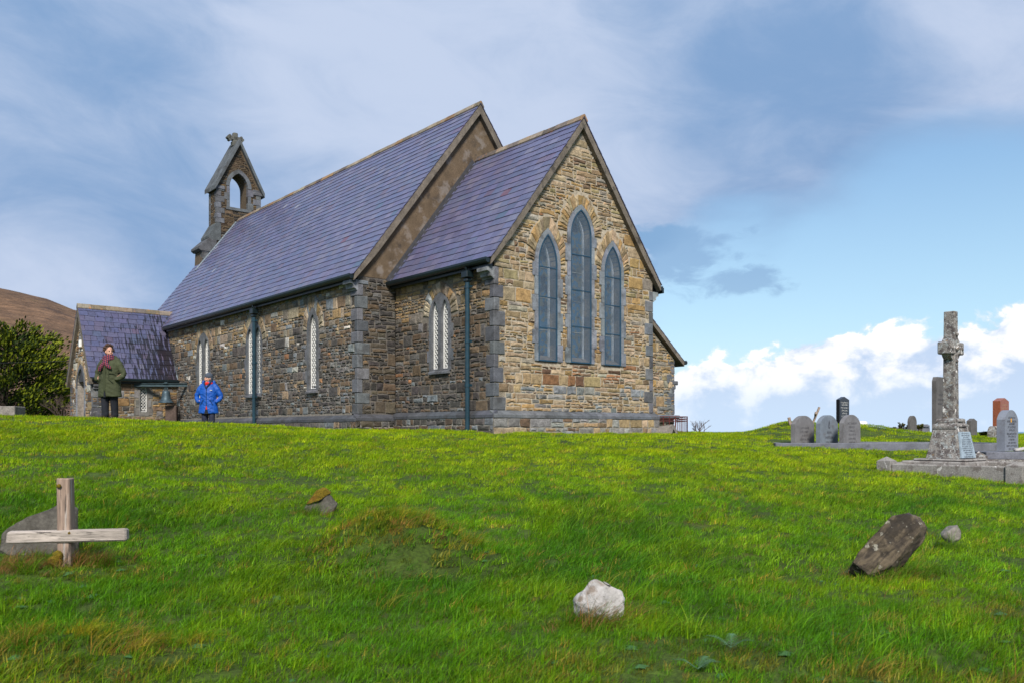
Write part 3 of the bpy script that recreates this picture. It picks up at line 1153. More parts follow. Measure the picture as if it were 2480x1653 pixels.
# ---- east gable wall
EW = [(1.585, .60, 1.62, 3.88, 4.58), (2.67, .70, 1.63, 4.70, 5.33), (3.775, .60, 1.63, 3.92, 4.60)]   # c,w,z0,zs,za
JT = .10
mb = MB()
gz0 = -.35
slope_o = 1.309
zside = CEAVE - .05
outer = [(0, gz0), (W, gz0), (W, zside + .2), (MID, CRID - .12), (0, zside + .2)]
mb.extrude([outer] + [lancet(c, w, z0, zs, za) for c, w, z0, zs, za in EW], fnE(0), -.3, 0, (.37, .315, .24), sides=True)
gable = mb.build('gable_wall', 'mortar', CH, center=False)


def east_block(c, w, z0, zs, za, vous):
    def f(z):
        if z < z0 - .03 or z > za + vous + JT + .05:
            return []
        if z <= zs + .02:
            return [(c - w / 2 - JT, c + w / 2 + JT)]
        h = half_w(w, zs, za, z, JT + vous)
        h0 = half_w(w, zs, za, z, JT)
        if h <= 0:
            return []
        return [(c - h, c + h)]
    return f


blocks = [east_block(*q, v) for q, v in zip(EW, (.27, .30, .27))]
def pl_slope(y0, z0, sg):    # keep below the raking verge
    return (-1.309 * sg, 1, z0 - 1.309 * sg * y0)
qA = quoins(gable, 0, 0, -1, 1, .47, CEAVE - .15, rg)
qB = quoins(gable, 0, W, -1, -1, .47, CEAVE - .15, rg, start=1)
pls = [pl_slope(-.2, CEAVE - .20, 1), pl_slope(W + .2, CEAVE - .20, -1)]
rects = rubble(.0, W, .46, CRID - .3, rg, band=(.16, .34), seg=(.4, 1.1), thin=(.05, .13), big=.22, aspect=(1.6, 5.0))
polys = fit(rects, blocks + [qblock(qA, 0, 1, 'y'), qblock(qB, W, -1, 'y')], pls)
for q, v, n in zip(EW, (.27, .30, .27), (19, 23, 19)):
    vs_ = fan(q[0], q[1], q[3], q[4], JT + .005, JT + v, n, rg)
    polys2 = []
    for p in vs_:
        if area(p) < 0:
            p = p[::-1]
        # neighbours must not overlap: keep each fan inside its own half of the pier
        if q[0] < 2.2:
            p = clip_poly(p, 1, 0, 2.17)
        elif q[0] > 3.2:
            p = clip_poly(p, -1, 0, -3.17)
        if len(p) >= 3 and area(p) > .002:
            polys2.append(p)
    for p in polys2:
        m2 = MB()
        cc = pick(rg, [(TAN, 3), (BUF, 3), (OCH, 1.6), ((.24, .19, .12), 2)])
        stone(m2, fnE(0), p, rg, rg.uniform(.022, .036), cc, gap=.006, rough=.5)
        m2.build('voussoir', 'stone', gable)
lay_stones(gable, fnE(0), polys, col_gable, rg, 300, (.010, .026))
# plinth course of the gable: projecting wall, chamfered limestone weathering on top
PO = .13


def plinth(parent, fn, s0, s1, zt, colf, nobj, ccol=(.062, .066, .075)):
    m = MB()
    m.extrude([rect(s0, s1, -.5, zt - .1)], fn, 0, PO, (.25, .23, .20))
    base = m.build('plinth', 'mortar', parent, center=False)
    s = s0
    while s < s1 - 1e-6:
        L = min(rg.uniform(.7, 1.25), s1 - s)
        if s1 - s - L < .3:
            L = s1 - s
        m = MB()
        a, b = s + .003, s + L - .003
        prof = [(-.0, zt - .115), (PO + .022, zt - .115), (PO + .022, zt - .05), (PO - .01, zt - .02), (.0, zt + .05)]
        n = len(prof)
        v = [fn(a, o, z) for o, z in prof] + [fn(b, o, z) for o, z in prof]
        m.add(v, [tuple(range(n)), tuple(range(2 * n - 1, n - 1, -1))] + [(i, n + i, n + (i + 1) % n, (i + 1) % n) for i in range(n)], vary(ccol, rg, .3))
        m.build('plinth_coping', 'limestone', base)
        s += L
    rr_ = rubble(s0, s1, -.12, zt - .12, rg, band=(.19, .26), seg=(.5, 1.2), thin=(.09, .2), big=.6)
    lay_stones(base, lambda q, o, z: fn(q, o + PO, z), fit(rr_), colf, rg, nobj, (.01, .028))
    return base


plinth(CH, fnE(0), -PO, W + PO, .42, col_gable, 60, (.105, .110, .122))

# ---- east lancet windows
for i, (c, w, z0, zs, za) in enumerate(EW):
    fn = fnE(0)
    m = MB()
    m.extrude([lancet(c, w, z0, zs, za, .02)], fn, -.26, -.22, sides=False)
    win = m.build('lancet_window', 'stained', CH, center=False)
    # pale inner tracery frame seen through the grille
    m = MB()
    m.extrude([lancet(c, w, z0, zs, za, -.06), lancet(c, w, z0, zs, za, -.095)], fn, -.215, -.17, (.62, .66, .70))
    for zz in (z0 + .75, z0 + 1.5, z0 + 2.2):
        m.box((-.215, c - w / 2 + .06, zz), (-.2, c + w / 2 - .06, zz + .014), (.5, .5, .45))
    m.build('window_rim', 'limestone', win)
    # jambs
    z = z0
    k = i
    while z < zs - .02:
        h = min(rg.uniform(.3, .46), zs - z)
        if zs - z - h < .15:
            h = zs - z
        for sg in (-1, 1):
            t = JT + (.075 if (k + (sg > 0)) % 2 else 0)
            a, b = sorted((c + sg * w / 2, c + sg * (w / 2 + t)))
            dressed(win, fn, [rect(a, b, z + .003, z + h - .003)], -.24, .036, rg=rg, col=vary((.175, .19, .215), rg, .14))
        z += h
        k += 1
    arc_blocks(win, fn, c, w, zs, za, JT, -.24, .036, rg, col=(.175, .19, .215))
    # sloping sill inside the opening
    m = MB()
    m.add([fn(c - w / 2, .0, z0 - .05), fn(c + w / 2, .0, z0 - .05), fn(c + w / 2, .0, z0 + .01), fn(c - w / 2, .0, z0 + .01), fn(c + w / 2, -.22, z0 + .16), fn(c - w / 2, -.22, z0 + .16)],
          [(0, 1, 2, 3), (3, 2, 4, 5)], (.22, .19, .16))
    m.build('sill', 'limestone', win)
    m = MB()
    m.extrude([lancet(c, w, z0, zs, za, -.004), lancet(c, w, z0, zs, za, -.030)], fn, .004, .034)
    hgt = za - z0
    for q in ((.26, .50, .735) if i != 1 else (.235, .47, .70)):
        zz = z0 + hgt * q
        hw = half_w(w, zs, za, zz, -.01)
        m.box((.006, c - hw, zz - .011), (.030, c + hw, zz + .011))
    m.build('grille_frame', 'bluemetal', win)
    m = MB()
    zz = z0 + .03
    while zz < za - .06:
        hw = half_w(w, zs, za, zz, -.02)
        if hw > .01:
            m.box((.012, c - hw, zz - .0021), (.0165, c + hw, zz + .0021))
        zz += .020
    ss_ = c - w / 2 + .03
    while ss_ < c + w / 2 - .02:
        hz = za
        zq = zs
        while zq < za and half_w(w, zs, za, zq, -.02) > abs(ss_ - c):
            zq += .02
        m.box((.017, ss_ - .0016, z0 + .02), (.020, ss_ + .0016, zq - .02))
        ss_ += .022
    m.build('wire_mesh', 'wire', win)


# ---- south walls
def side_window(fn, c, lights, z0, zs, za, t, outer, sill=True, tooth=True):
    """lights: list of (centre, width); outer=(w, zs, za) of the whole dressed surround"""
    ow, ozs, oza = outer
    m = MB()
    for lc, lw in lights:
        m.extrude([lancet(lc, lw, z0, zs, za, .02)], fn, -.09, -.062, sides=False)
    win = m.build('latticed_window', 'darkglass', CH, center=False)
    m = MB()
    m.extrude([lancet(c, ow, z0 - .02, ozs, oza, 0, 9)] + [lancet(lc, lw, z0 + .02, zs, za, 0, 7)[::-1] for lc, lw in lights], fn, -.19, .030, vary(LIME, rg, .05))
    m.build('window_surround', 'limestone', win)
    for lc, lw in lights:
        lattice(win, fn, lc, lw, z0 + .02, zs, za, -.058)
    if sill:
        for lc, lw in lights:
            a, b = lc - lw / 2 - (.06 if len(lights) > 1 else .1), lc + lw / 2 + (.06 if len(lights) > 1 else .1)
            m = MB()
            v = [fn(a, -.1, z0 - .10), fn(b, -.1, z0 - .10), fn(b, .085, z0 - .10), fn(a, .085, z0 - .10), fn(a, .085, z0 - .055), fn(b, .085, z0 - .055), fn(b, -.1, z0 + .07), fn(a, -.1, z0 + .07)]
            m.add(v, [(3, 2, 1, 0), (3, 4, 5, 2), (4, 7, 6, 5), (0, 7, 4, 3), (1, 2, 5, 6)], vary(LIME, rg, .1))
            m.build('sill', 'limestone', win)
    if tooth:
        z = z0 + .2
        k = 0
        while z < ozs - .3:
            h = rg.uniform(.26, .36)
            for sg in (-1, 1):
                if rg.random() < .75:
                    a, b = sorted((c + sg * (ow / 2 + .002), c + sg * (ow / 2 + rg.uniform(.07, .13))))
                    dressed(win, fn, [rect(a, b, z, z + h)], -.05, .026, rg=rg)
            z += h + rg.uniform(.18, .34)
    return win


def win_block(c, ow, z0, ozs, oza, vous):
    def f(z):
        if z < z0 - .1 or z > oza + vous:
            return []
        h = half_w(ow, ozs, oza, z, .0 if z <= ozs else vous)
        return [(c - h, c + h)] if h > 0 else []
    return f


def south_wall(name, y0, x0, x1, zt, wins, colf, nobj, **kw):
    fn = fnS(y0)
    m = MB()
    holes = []
    for (c, lights, z0, zs, za, outer) in wins:
        holes.append(lancet(c, outer[0] - .06, z0, outer[1], outer[2] - .06, 0, 8))
    m.extrude([rect(x0, x1, -.4, zt)] + holes, fn, -.3, 0, kw.get('mcol', (.22, .20, .17)))
    wall = m.build(name, 'mortar', CH, center=False)
    bl = []
    for (c, lights, z0, zs, za, outer) in wins:
        v = kw.get('vous', .30)
        bl.append(win_block(c, outer[0], z0, outer[1], outer[2], v))
        for p in fan(c, outer[0], outer[1], outer[2], .004, v, kw.get('nv', 13), rg, a0=6):
            if area(p) < 0:
                p = p[::-1]
            p = clip_poly(p, 0, 1, zt - .02)
            if len(p) < 3:
                continue
            m2 = MB()
            stone(m2, fn, p, rg, rg.uniform(.02, .036), pick(rg, [((.29, .235, .165), 3), ((.24, .18, .115), 2.5), ((.25, .165, .08), .8), (BGR, .8)]), gap=.008, rough=.6)
            m2.build('voussoir', 'stone', wall)
    rr_ = rubble(x0, x1, kw.get('zb', .46), zt, rg, band=kw.get('band', (.20, .36)), seg=(.35, 1.1), thin=kw.get('thin', (.06, .16)), big=kw.get('big', .38), aspect=(1.3, 3.6))
    lay_stones(wall, fn, fit(rr_, bl + kw.get('qb', [])), colf, rg, nobj, (.010, .026), visfn=lambda p: area(p) / (9 + abs(sum(q[0] for q in p) / len(p))) ** 2)
    for (c, lights, z0, zs, za, outer) in wins:
        side_window(fn, c, lights, z0, zs, za, .1, outer)
    return wall


chw = [(-2.05, [(-2.255, .27), (-1.845, .27)], 1.47, 2.78, 3.12, (.90, 2.72, 3.30))]
swall_c = south_wall('side_wall', 0, -LC, 0, CEAVE - .02, chw, col_chs, 160, mcol=(.16, .14, .115), qb=[qblock(qA, 0, -1, 'x')], big=.26, band=(.17, .34), thin=(.055, .13))
nvw = [(-6.45, [(-6.45, .42)], 1.13, 2.72, 3.16, (.68, 2.70, 3.36)),
       (-10.35, [(-10.65, .40), (-10.05, .40)], 1.13, 2.80, 3.15, (1.20, 2.66, 3.38)),
       (-14.62, [(-14.92, .40), (-14.32, .40)], 1.13, 2.80, 3.15, (1.20, 2.66, 3.38))]
qN = quoins(CH, -LC, -OFF, -1, 1, .42, NEAVE - .1, rg, la=.30, sa=.13, start=1)
swall_n = south_wall('side_wall', -OFF, -18.6, -LC, NEAVE - .02, nvw, col_nave, 300, mcol=(.20, .18, .155), band=(.16, .32), big=.30, thin=(.055, .13), qb=[qblock(qN, -LC, -1, 'x')])
m = MB()
m.extrude([rect(XW, -18.6, -.4, NEAVE)], fnS(-OFF), -.3, 0, (.2, .19, .17))
m.box((XW, YN_ - .3, -.4), (-LC, YN_, NEAVE), (.2, .18, .15))
m.box((-LC, W - .3, -.4), (-.31, W, CEAVE), (.2, .18, .15))
m.extrude([[(-OFF, -.4), (YN_, -.4), (YN_, NEAVE), (MID, NRID - .2), (-OFF, NEAVE)]], lambda s, o, z: (XW + .3 - o, s, z), 0, .3, (.2, .18, .15), back=True)
m.build('outer_wall', 'mortar', CH, center=False)
plinth(CH, fnS(0), -LC, PO, .42, col_chs, 40)
plinth(CH, fnS(-OFF), -17.2, -LC + PO, .36, col_nave, 60)

# ---- nave east return wall and rendered gable above the chancel roof
m = MB()
m.extrude([rect(-OFF, -.02, -.4, NEAVE)], fnE(-LC), -.3, 0, (.13, .115, .10))
ret = m.build('return_wall', 'mortar', CH, center=False)
rr_ = rubble(-OFF, 0, .44, NEAVE - .02, rg, band=(.18, .34), seg=(.4, .9), thin=(.06, .14), big=.3, aspect=(1.5, 4))
lay_stones(ret, fnE(-LC), fit(rr_, [qblock(qN, -OFF, 1, 'y')]), col_dark, rg, 60, (.010, .03))
plinth(CH, fnE(-LC), -OFF - PO, -PO, .38, col_dark, 12)
m = MB()
m.extrude([rect(W + .02, YN_, -.4, NEAVE)], fnE(-LC), -.3, 0, (.2, .18, .15))
m.build('return_wall', 'mortar', CH, center=False)
m = MB()
m.extrude([[(-OFF, NEAVE), (YN_, NEAVE), (YN_, NEAVE + .05), (MID, NRID - .14), (-OFF, NEAVE + .05)]], fnE(-LC), -.3, .012)
m.build('rendered_gable', 'render', CH, center=False)

# ---- roofs
SLATES = [((.098, .096, .172), 6), ((.108, .105, .186), 5), ((.090, .096, .178), 5), ((.118, .106, .172), 2.5), ((.135, .128, .195), 1.2), ((.088, .100, .178), 2.4), ((.108, .086, .138), .5)]


def slate_col(rg, wear=0.0, dark=1.0):
    k = rg.random()
    if k < .0008:
        return (.125, .055, .085)
    if k < .003:
        return (.07, .10, .16)
    if k < .0055 + wear * .5:
        return (.21, .21, .26)
    t = rg.random() * sum(w for _, w in SLATES)
    for c, w in SLATES:
        t -= w
        if t <= 0:
            break
    return tuple(q * dark for q in vary(c, rg, .10))


def slates(parent, o3, sdir, updir, nrm, s0, s1, T, g, w, rg, nobj, mat='slate', cut=None, wetf=None, far=None, wear=0.0, wj=.12):
    """courses of slates on a slope; o3 = eave origin, sdir/updir/nrm unit vectors"""
    o3, sdir, updir, nrm = Vector(o3), Vector(sdir), Vector(updir), Vector(nrm)
    items = []
    row = 0
    t = 0.0
    while t < T - .02:
        s = s0 - (w * .5 if row % 2 else 0)
        while s < s1 - .01:
            ww = w * rg.uniform(1 - wj, 1 + wj)
            a, b = max(s, s0), min(s + ww, s1)
            if s1 - b < w * .3:
                b = s1
                ww = s1 - s + 1
            if cut:
                a, b = cut(a, b, t)
            if b - a > .03:
                items.append((a + (.007 if wetf else .0035), b - (.007 if wetf else .0035), t, min(g * 1.32, T - t + .02)))
            s += ww
        t += g
        row += 1
    if far:
        items.sort(key=lambda q: far((q[0] + q[1]) / 2, q[2]))
    rest = MB()
    wets = []
    for i, (a, b, t, L) in enumerate(items):
        lift = rg.uniform(-.0015, .004)
        sk = rg.uniform(-.004, .004)
        dj = rg.uniform(-.013, .010)
        pts = []
        for (s, tt, n0) in ((a, t + dj, .016 + lift), (b, t + dj + sk, .016 + lift), (b, t + L, .0), (a, t + L, .0)):
            pts.append(o3 + sdir * s + updir * tt + nrm * n0)
        top = [p + nrm * .011 for p in pts]
        mb_ = MB() if i < nobj else rest
        col = slate_col(rg, wear, .78 if wetf else 1.0)
        mb_.add(pts + top, [(3, 2, 1, 0), (4, 5, 6, 7), (1, 2, 6, 5), (2, 3, 7, 6), (3, 0, 4, 7)], col)
        mb_.add([pts[0], pts[1], top[1], top[0]], [(0, 1, 2, 3)], (.022, .014, .020))     # lower edge painted dark: shadow line between courses put into the colour
        wv = wetf((a + b) / 2, t) if wetf else 0
        if i < nobj:
            ob = mb_.build('slate', mat, parent)
            if wetf:
                at = ob.data.attributes.new('wet', 'FLOAT', 'POINT')
                at.data.foreach_set('value', [wv] * 12)
        else:
            wets += [wv] * 12
    if rest.v:
        ob = rest.build('slate_courses', mat, parent, center=False, kind='stuff')
        if wetf:
            at = ob.data.attributes.new('wet', 'FLOAT', 'POINT')
            at.data.foreach_set('value', wets)


def ridge_tiles(parent, x0, x1, y, z, rg, axis='x', L=.45, wing=.17, pit=PITCH):
    s = x0
    while s < x1 - .02:
        e = min(s + L * rg.uniform(.95, 1.05), x1)
        hz = rg.uniform(-.006, .006)
        a, b = s + .004, e - .004
        cw, cz = wing * math.cos(pit), wing * math.sin(pit)
        prof = [(-cw, -cz), (0, 0), (cw, -cz), (cw + .015, -cz + .03), (.03, .03), (0, .045), (-.03, .03), (-cw - .015, -cz + .03)]
        n = len(prof)
        if axis == 'x':
            v = [(a, y + p, z + q + hz) for p, q in prof] + [(b, y + p, z + q + hz) for p, q in prof]
        else:
            v = [(y - p, a, z + q + hz) for p, q in prof] + [(y - p, b, z + q + hz) for p, q in prof]
        m = MB()
        m.add(v, [(0, 7, 6, 5, 4, 3, 2, 1), (8, 9, 10, 11, 12, 13, 14, 15)] + [(i, (i + 1) % n, n + (i + 1) % n, n + i) for i in range(n)],
              pick(rg, [((.19, .155, .11), 3), ((.24, .20, .15), 2), ((.21, .13, .07), 1.0), ((.12, .10, .085), 1.5)]))
        m.build('ridge_tile', 'ridge', parent)
        s = e


def roof_deck(name, x0, x1, y0, y1, ze, zr):
    m = MB()
    ym = (y0 + y1) / 2
    m.extrude([[(y0, ze - .07), (ym, zr - .10), (y1, ze - .07), (y1, ze - .012), (ym, zr - .012), (y0, ze - .012)]], lambda s, o, z: (o, s, z), x0, x1, (.06, .05, .07), back=True)
    return m.build(name, 'darklead', CH, center=False)


def verge(parent, x0, x1, y0, y1, ze, zr, th=.15):
    """raking verge of butted concrete lengths, each a little off line"""
    ym = (y0 + y1) / 2
    dz = th / math.cos(PITCH)
    n = max(3, int(round((zr - ze) / .8)))
    for sg, ya in ((1, y0), (-1, y1)):
        for k in range(n):
            u0, u1 = k / n, (k + 1) / n
            j = rg.uniform(-.005, .005)
            jx = rg.uniform(-.005, .004)
            a0, a1 = ya + sg * .02 + (ym - ya - sg * .02) * u0, ya + sg * .02 + (ym - ya - sg * .02) * u1
            if k < n - 1:
                a1 -= sg * .004
            z_ = lambda y: ze + (zr - ze) * (y - ya) / (ym - ya) - .012 + j
            q = [(a0, z_(a0)), (a1, z_(a1)), (a1, z_(a1) - dz), (a0, z_(a0) - (dz if k else .15))]
            if area(q) < 0:
                q = q[::-1]
            m = MB()
            m.extrude([q], lambda s, o, z: (o, s, z), x0, x1 + jx, back=True)
            m.build('verge_stone', 'concrete', parent)


up_s = (0, math.cos(PITCH), math.sin(PITCH))
nr_s = (0, -math.sin(PITCH), math.cos(PITCH))
nroof = roof_deck('nave_roof', XW - .05, -LC + .02, -OFF - .2, YN_ + .2, NEAVE, NRID)
NX1 = -LC + .17
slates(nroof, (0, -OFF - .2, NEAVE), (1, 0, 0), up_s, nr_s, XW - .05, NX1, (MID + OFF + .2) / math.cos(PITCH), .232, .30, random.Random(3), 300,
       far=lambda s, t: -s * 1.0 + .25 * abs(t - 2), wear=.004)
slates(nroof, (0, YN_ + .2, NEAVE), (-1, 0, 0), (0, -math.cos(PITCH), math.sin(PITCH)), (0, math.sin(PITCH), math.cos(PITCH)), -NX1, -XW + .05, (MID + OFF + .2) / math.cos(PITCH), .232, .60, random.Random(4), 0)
verge(nroof, -LC - .0, NX1 - .02, -OFF - .2, YN_ + .2, NEAVE, NRID, .16)
verge(nroof, XW - .03, XW + .12, -OFF - .2, YN_ + .2, NEAVE, NRID)
ridge_tiles(nroof, -20.74, NX1 + .01, MID, NRID + .03, rg)
croof = roof_deck('chancel_roof', -LC + .02, .02, -.2, W + .2, CEAVE, CRID)
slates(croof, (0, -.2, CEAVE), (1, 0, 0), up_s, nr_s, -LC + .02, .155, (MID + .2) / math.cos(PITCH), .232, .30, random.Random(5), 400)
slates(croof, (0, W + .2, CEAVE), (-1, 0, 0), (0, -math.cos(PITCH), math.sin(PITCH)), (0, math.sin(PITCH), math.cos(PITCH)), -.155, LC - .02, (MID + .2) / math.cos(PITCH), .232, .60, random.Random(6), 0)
verge(croof, -.0, .135, -.2, W + .2, CEAVE, CRID, .14)
ridge_tiles(croof, -LC + .03, .165, MID, CRID + .03, rg)
# flashing where the chancel roof meets the rendered gable
m = MB()
for k in range(24):
    t0, t1 = k * .19, k * .19 + .185
    if t1 > (MID + .2) / math.cos(PITCH):
        break
    p0 = Vector((-LC + .02, -.2, CEAVE)) + Vector(up_s) * t0
    p1 = Vector((-LC + .02, -.2, CEAVE)) + Vector(up_s) * t1
    n_ = Vector(nr_s)
    m.add([p0 + n_ * .02, p0 + n_ * .028 + Vector((.11, 0, 0)), p1 + n_ * .028 + Vector((.11, 0, 0)), p1 + n_ * .02,
           p0 + n_ * .13, p1 + n_ * .13], [(0, 1, 2, 3), (4, 0, 3, 5)])
m.build('flashing', 'darklead', croof)


# ---- gutters and downpipes
def gutter(x0, x1, y, z, ax='x', back=None):
    m = MB()
    prof = [(-.065, .045), (-.07, .0), (-.055, -.045), (-.02, -.07), (.02, -.07), (.055, -.045), (.07, 0), (.07, .045), (.055, .045), (-.05, .02)]
    n = len(prof)
    if ax == 'x':
        v = [(x0, y - p, z + q) for p, q in prof] + [(x1, y - p, z + q) for p, q in prof]
    else:
        v = [(y + p, x0, z + q) for p, q in prof] + [(y + p, x1, z + q) for p, q in prof]
    m.add(v, [tuple(range(n)), tuple(range(2 * n - 1, n - 1, -1))] + [(i, n + i, n + (i + 1) % n, (i + 1) % n) for i in range(n)])
    # fascia board behind
    if ax == 'x':
        m.box((x0, y + .072, z - .13), (x1 - .03, y + .14, z + .01))
    else:
        m.box((y - .14, x0 + .03, z - .13), (y - .072, x1, z + .01))
    return m.build('gutter', 'gutter', CH)


gutter(-LC + .03, .10, -.245, CEAVE - .035)
gutter(-17.95, -LC + .12, -OFF - .245, NEAVE - .035)
gutter(-LC + .03, .10, W + .245 + .0, CEAVE - .035)


def downpipe(x, y, ztop, zbot, yg):
    m = MB()
    m.tube([(x, y, ztop), (x, y, zbot)], .052, 12)
    pipe = m.build('downpipe', 'pipe', CH, smooth=False)
    m = MB()
    m.cbox((x - .115, y - .10, ztop - .02), (x + .115, y + .10, ztop + .13), .015)
    m.cbox((x - .075, y - .07, ztop - .11), (x + .075, y + .07, ztop - .022), .02)
    m.build('hopper', 'gutter', pipe)
    m = MB()
    m.tube([(x, yg, ztop + .26), (x, yg, ztop + .2), (x, y, ztop + .12)], .035, 8)
    m.build('spout', 'gutter', pipe)
    for zz in (ztop - .25, (ztop + zbot) / 2 + .35, zbot + 1.2):
        m = MB()
        m.tube([(x, y, zz), (x, y, zz + .07)], .064, 12)
        m.box((x - .10, y + .02, zz + .01), (x + .10, y + .06, zz + .06))
        m.build('bracket', 'pipe', pipe)


downpipe(-.70, -.21, 3.46, -.2, -.245)
downpipe(-9.88, -OFF - .21, 3.52, -.2, -OFF - .245)


# ---- kneeler corbels at the eaves
def kneeler(x, y, z, ax, sg, wdt=.34):
    """moulded corbel projecting along the wall plane (ax 'y' with sign)"""
    m = MB()
    prof = [(0, 0), (0, .26), (.20, .26), (.225, .22), (.215, .16), (.15, .145), (.125, .10), (.12, .05), (.06, .03), (.045, 0)]
    n = len(prof)
    v = [(x - wdt, y + sg * p, z + q) for p, q in prof] + [(x, y + sg * p, z + q) for p, q in prof]
    fs = [tuple(range(n)), tuple(range(2 * n - 1, n - 1, -1))] + [(i, n + i, n + (i + 1) % n, (i + 1) % n) for i in range(n)]
    if sg < 0:
        fs = [f[::-1] for f in fs]
    m.add(v, [f[::-1] for f in fs], vary((.22, .235, .25), rg, .1))
    m.build('kneeler', 'limestone', CH)


kneeler(.02, 0.0, CEAVE - .42, 'y', -1, .36)
kneeler(.02, W, CEAVE - .42, 'y', 1, .36)
kneeler(-LC + .02, -OFF, NEAVE - .36, 'y', -1, .40)

# ---- bellcote on the west gable
BX0, BX1, BC = -21.6, -20.76, 2.64
bw, bz0, bz1, bza = .97, 8.75, 10.42, 12.30
op = (BC, .80, 9.52, 10.42, 11.02)
prof = [(BC - 1.62, 6.3), (BC + 1.62, 6.3), (BC + 1.55, 7.62), (BC + 1.36, 7.98), (BC + 1.22, 8.06), (BC + 1.22, 8.2), (BC + bw, 8.75), (BC + bw, bz1), (BC, bza), (BC - bw, bz1), (BC - bw, 8.75), (BC - 1.22, 8.2), (BC - 1.22, 8.06), (BC - 1.36, 7.98), (BC - 1.55, 7.62)]
m = MB()
m.extrude([prof, lancet(*op)], lambda s, o, z: (o, s, z), BX0, BX1, (.10, .075, .05), back=True)
bell_t = m.build('bellcote', 'mortar', CH, center=False)
fnB = fnE(BX1)


def bblock(z):
    out = [(BC - 3, BC - bw + .02), (BC + bw - .02, BC + 3)] if 8.75 < z < 12.3 else [(BC - 3, BC - 1.5), (BC + 1.5, BC + 3)]
    h = half_w(op[1], op[3], op[4], z, .15) if op[2] - .14 < z < op[4] + .2 else -1
    if h > 0:
        out.append((BC - h, BC + h))
    return out


def col_bell(s, z, rg):
    return pick(rg, [((.085, .058, .036), 3), ((.115, .08, .048), 3), ((.04, .035, .03), 2), ((.17, .11, .05), .4), ((.11, .11, .105), .5)])


rr_ = rubble(BC - 1.5, BC + 1.5, 7.0, 12.1, rg, band=(.16, .3), seg=(.3, .8), thin=(.045, .085), big=.0, aspect=(2.5, 6))
bp = fit(rr_, [bblock], [(-2.0, 1, 12.16 - 2.0 * BC), (2.0, 1, 12.16 + 2.0 * BC), (0, 1, 12.0)])
bp = [p for p in bp if (lambda cs, cz: cz > 8.75 or abs(cs - BC) < 1.16 - max(0, (cz - 8.15)) * .3)(sum(q[0] for q in p) / len(p), sum(q[1] for q in p) / len(p))]
lay_stones(bell_t, fnB, bp, col_bell, rg, 60, (.01, .026))
rr_ = rubble(BX0 + .2, BX1 - .16, 8.8, 10.3, rg, band=(.16, .3), seg=(.3, .5), thin=(.05, .09), big=0)
lay_stones(bell_t, fnS(BC - bw), fit(rr_), col_bell, rg, 0, (.006, .014))
for sg in (-1, 1):
    z, k = 8.78, 0
    while z < bz1 - .1:
        h = rg.uniform(.2, .27)
        L = (.34, .2)[k % 2]
        ys = sorted((BC + sg * (bw + .012), BC + sg * (bw - L)))
        MB().cbox((BX1 - (.2, .34)[k % 2] * .6, ys[0], z + .004), (BX1 + .03, ys[1], z + h - .004), .008, vary(LIME, rg, .2)).build('quoin', 'limestone', bell_t)
        MB().cbox((BX0 - .012, ys[0], z + .004), (BX0 + .2, ys[1], z + h - .004), .008, vary(LIME, rg, .2)).build('quoin', 'limestone', bell_t)
        z += h
        k += 1
    # shoulder weatherings (two stepped sloping copings) and base quoins
    for (ya, za_, yb, zb) in ((bw - .02, 8.80, 1.30, 8.18), (1.14, 8.22, 1.72, 7.66)):
        m = MB()
        q = [(BC + sg * ya, za_), (BC + sg * yb, zb), (BC + sg * yb, zb - .09), (BC + sg * (yb - .1), zb - .16), (BC + sg * (ya - .16), zb - .16), (BC + sg * (ya - .16), za_ - .05)]
        if area(q) < 0:
            q = q[::-1]
        m.extrude([q], lambda s, o, z: (o, s, z), BX0 - .05, BX1 + .05, vary((.085, .09, .10), rg, .1), back=True)
        m.build('weathering', 'limestone', bell_t)
    z = 6.6
    while z < 7.5:
        ys = sorted((BC + sg * 1.57, BC + sg * 1.3))
        MB().cbox((BX1 - .2, ys[0], z + .004), (BX1 + .022, ys[1], z + .27), .008, vary(LIME, rg, .2)).build('quoin', 'limestone', bell_t)
        z += .28
    # eaves kneeler and raking coping slab
    MB().cbox((BX0 - .10, min(BC + sg * .60, BC + sg * (bw + .10)), bz1 - .24), (BX1 + .06, max(BC + sg * .60, BC + sg * (bw + .10)), bz1 - .08), .035, vary(LIME, rg, .1)).build('kneeler', 'limestone', bell_t)
    m = MB()
    sl = 1.96
    q = [(BC + sg * 1.10, bza + .17 - sl * 1.10), (BC, bza + .17), (BC, bza - .06), (BC + sg * 1.0, bza - .06 - sl * 1.0), (BC + sg * 1.10, bza - .01 - sl * 1.10)]
    if area(q) < 0:
        q = q[::-1]
    m.extrude([q], lambda s, o, z: (o, s, z), BX0 - .17, BX1 + .17, vary((.092, .098, .108), rg, .1), back=True)
    m.build('coping', 'limestone', bell_t)
# opening surround
z, k = op[2], 0
while z < op[3] - .05:
    h = min(rg.uniform(.26, .36), op[3] - z)
    for sg in (-1, 1):
        t = .13 + (.11 if (k + (sg > 0)) % 2 else 0)
        a, b = sorted((BC + sg * .40, BC + sg * (.40 + t)))
        dressed(bell_t, fnB, [rect(a, b, z + .003, z + h - .003)], -.16, .03, rg=rg)
    z += h
    k += 1
arc_blocks(bell_t, fnB, BC, op[1], op[3], op[4], .16, -.16, .03, rg, n=2)
dressed(bell_t, fnB, [rect(BC - .56, BC + .56, op[2] - .12, op[2])], -.72, .04, 'sill', rg=rg)
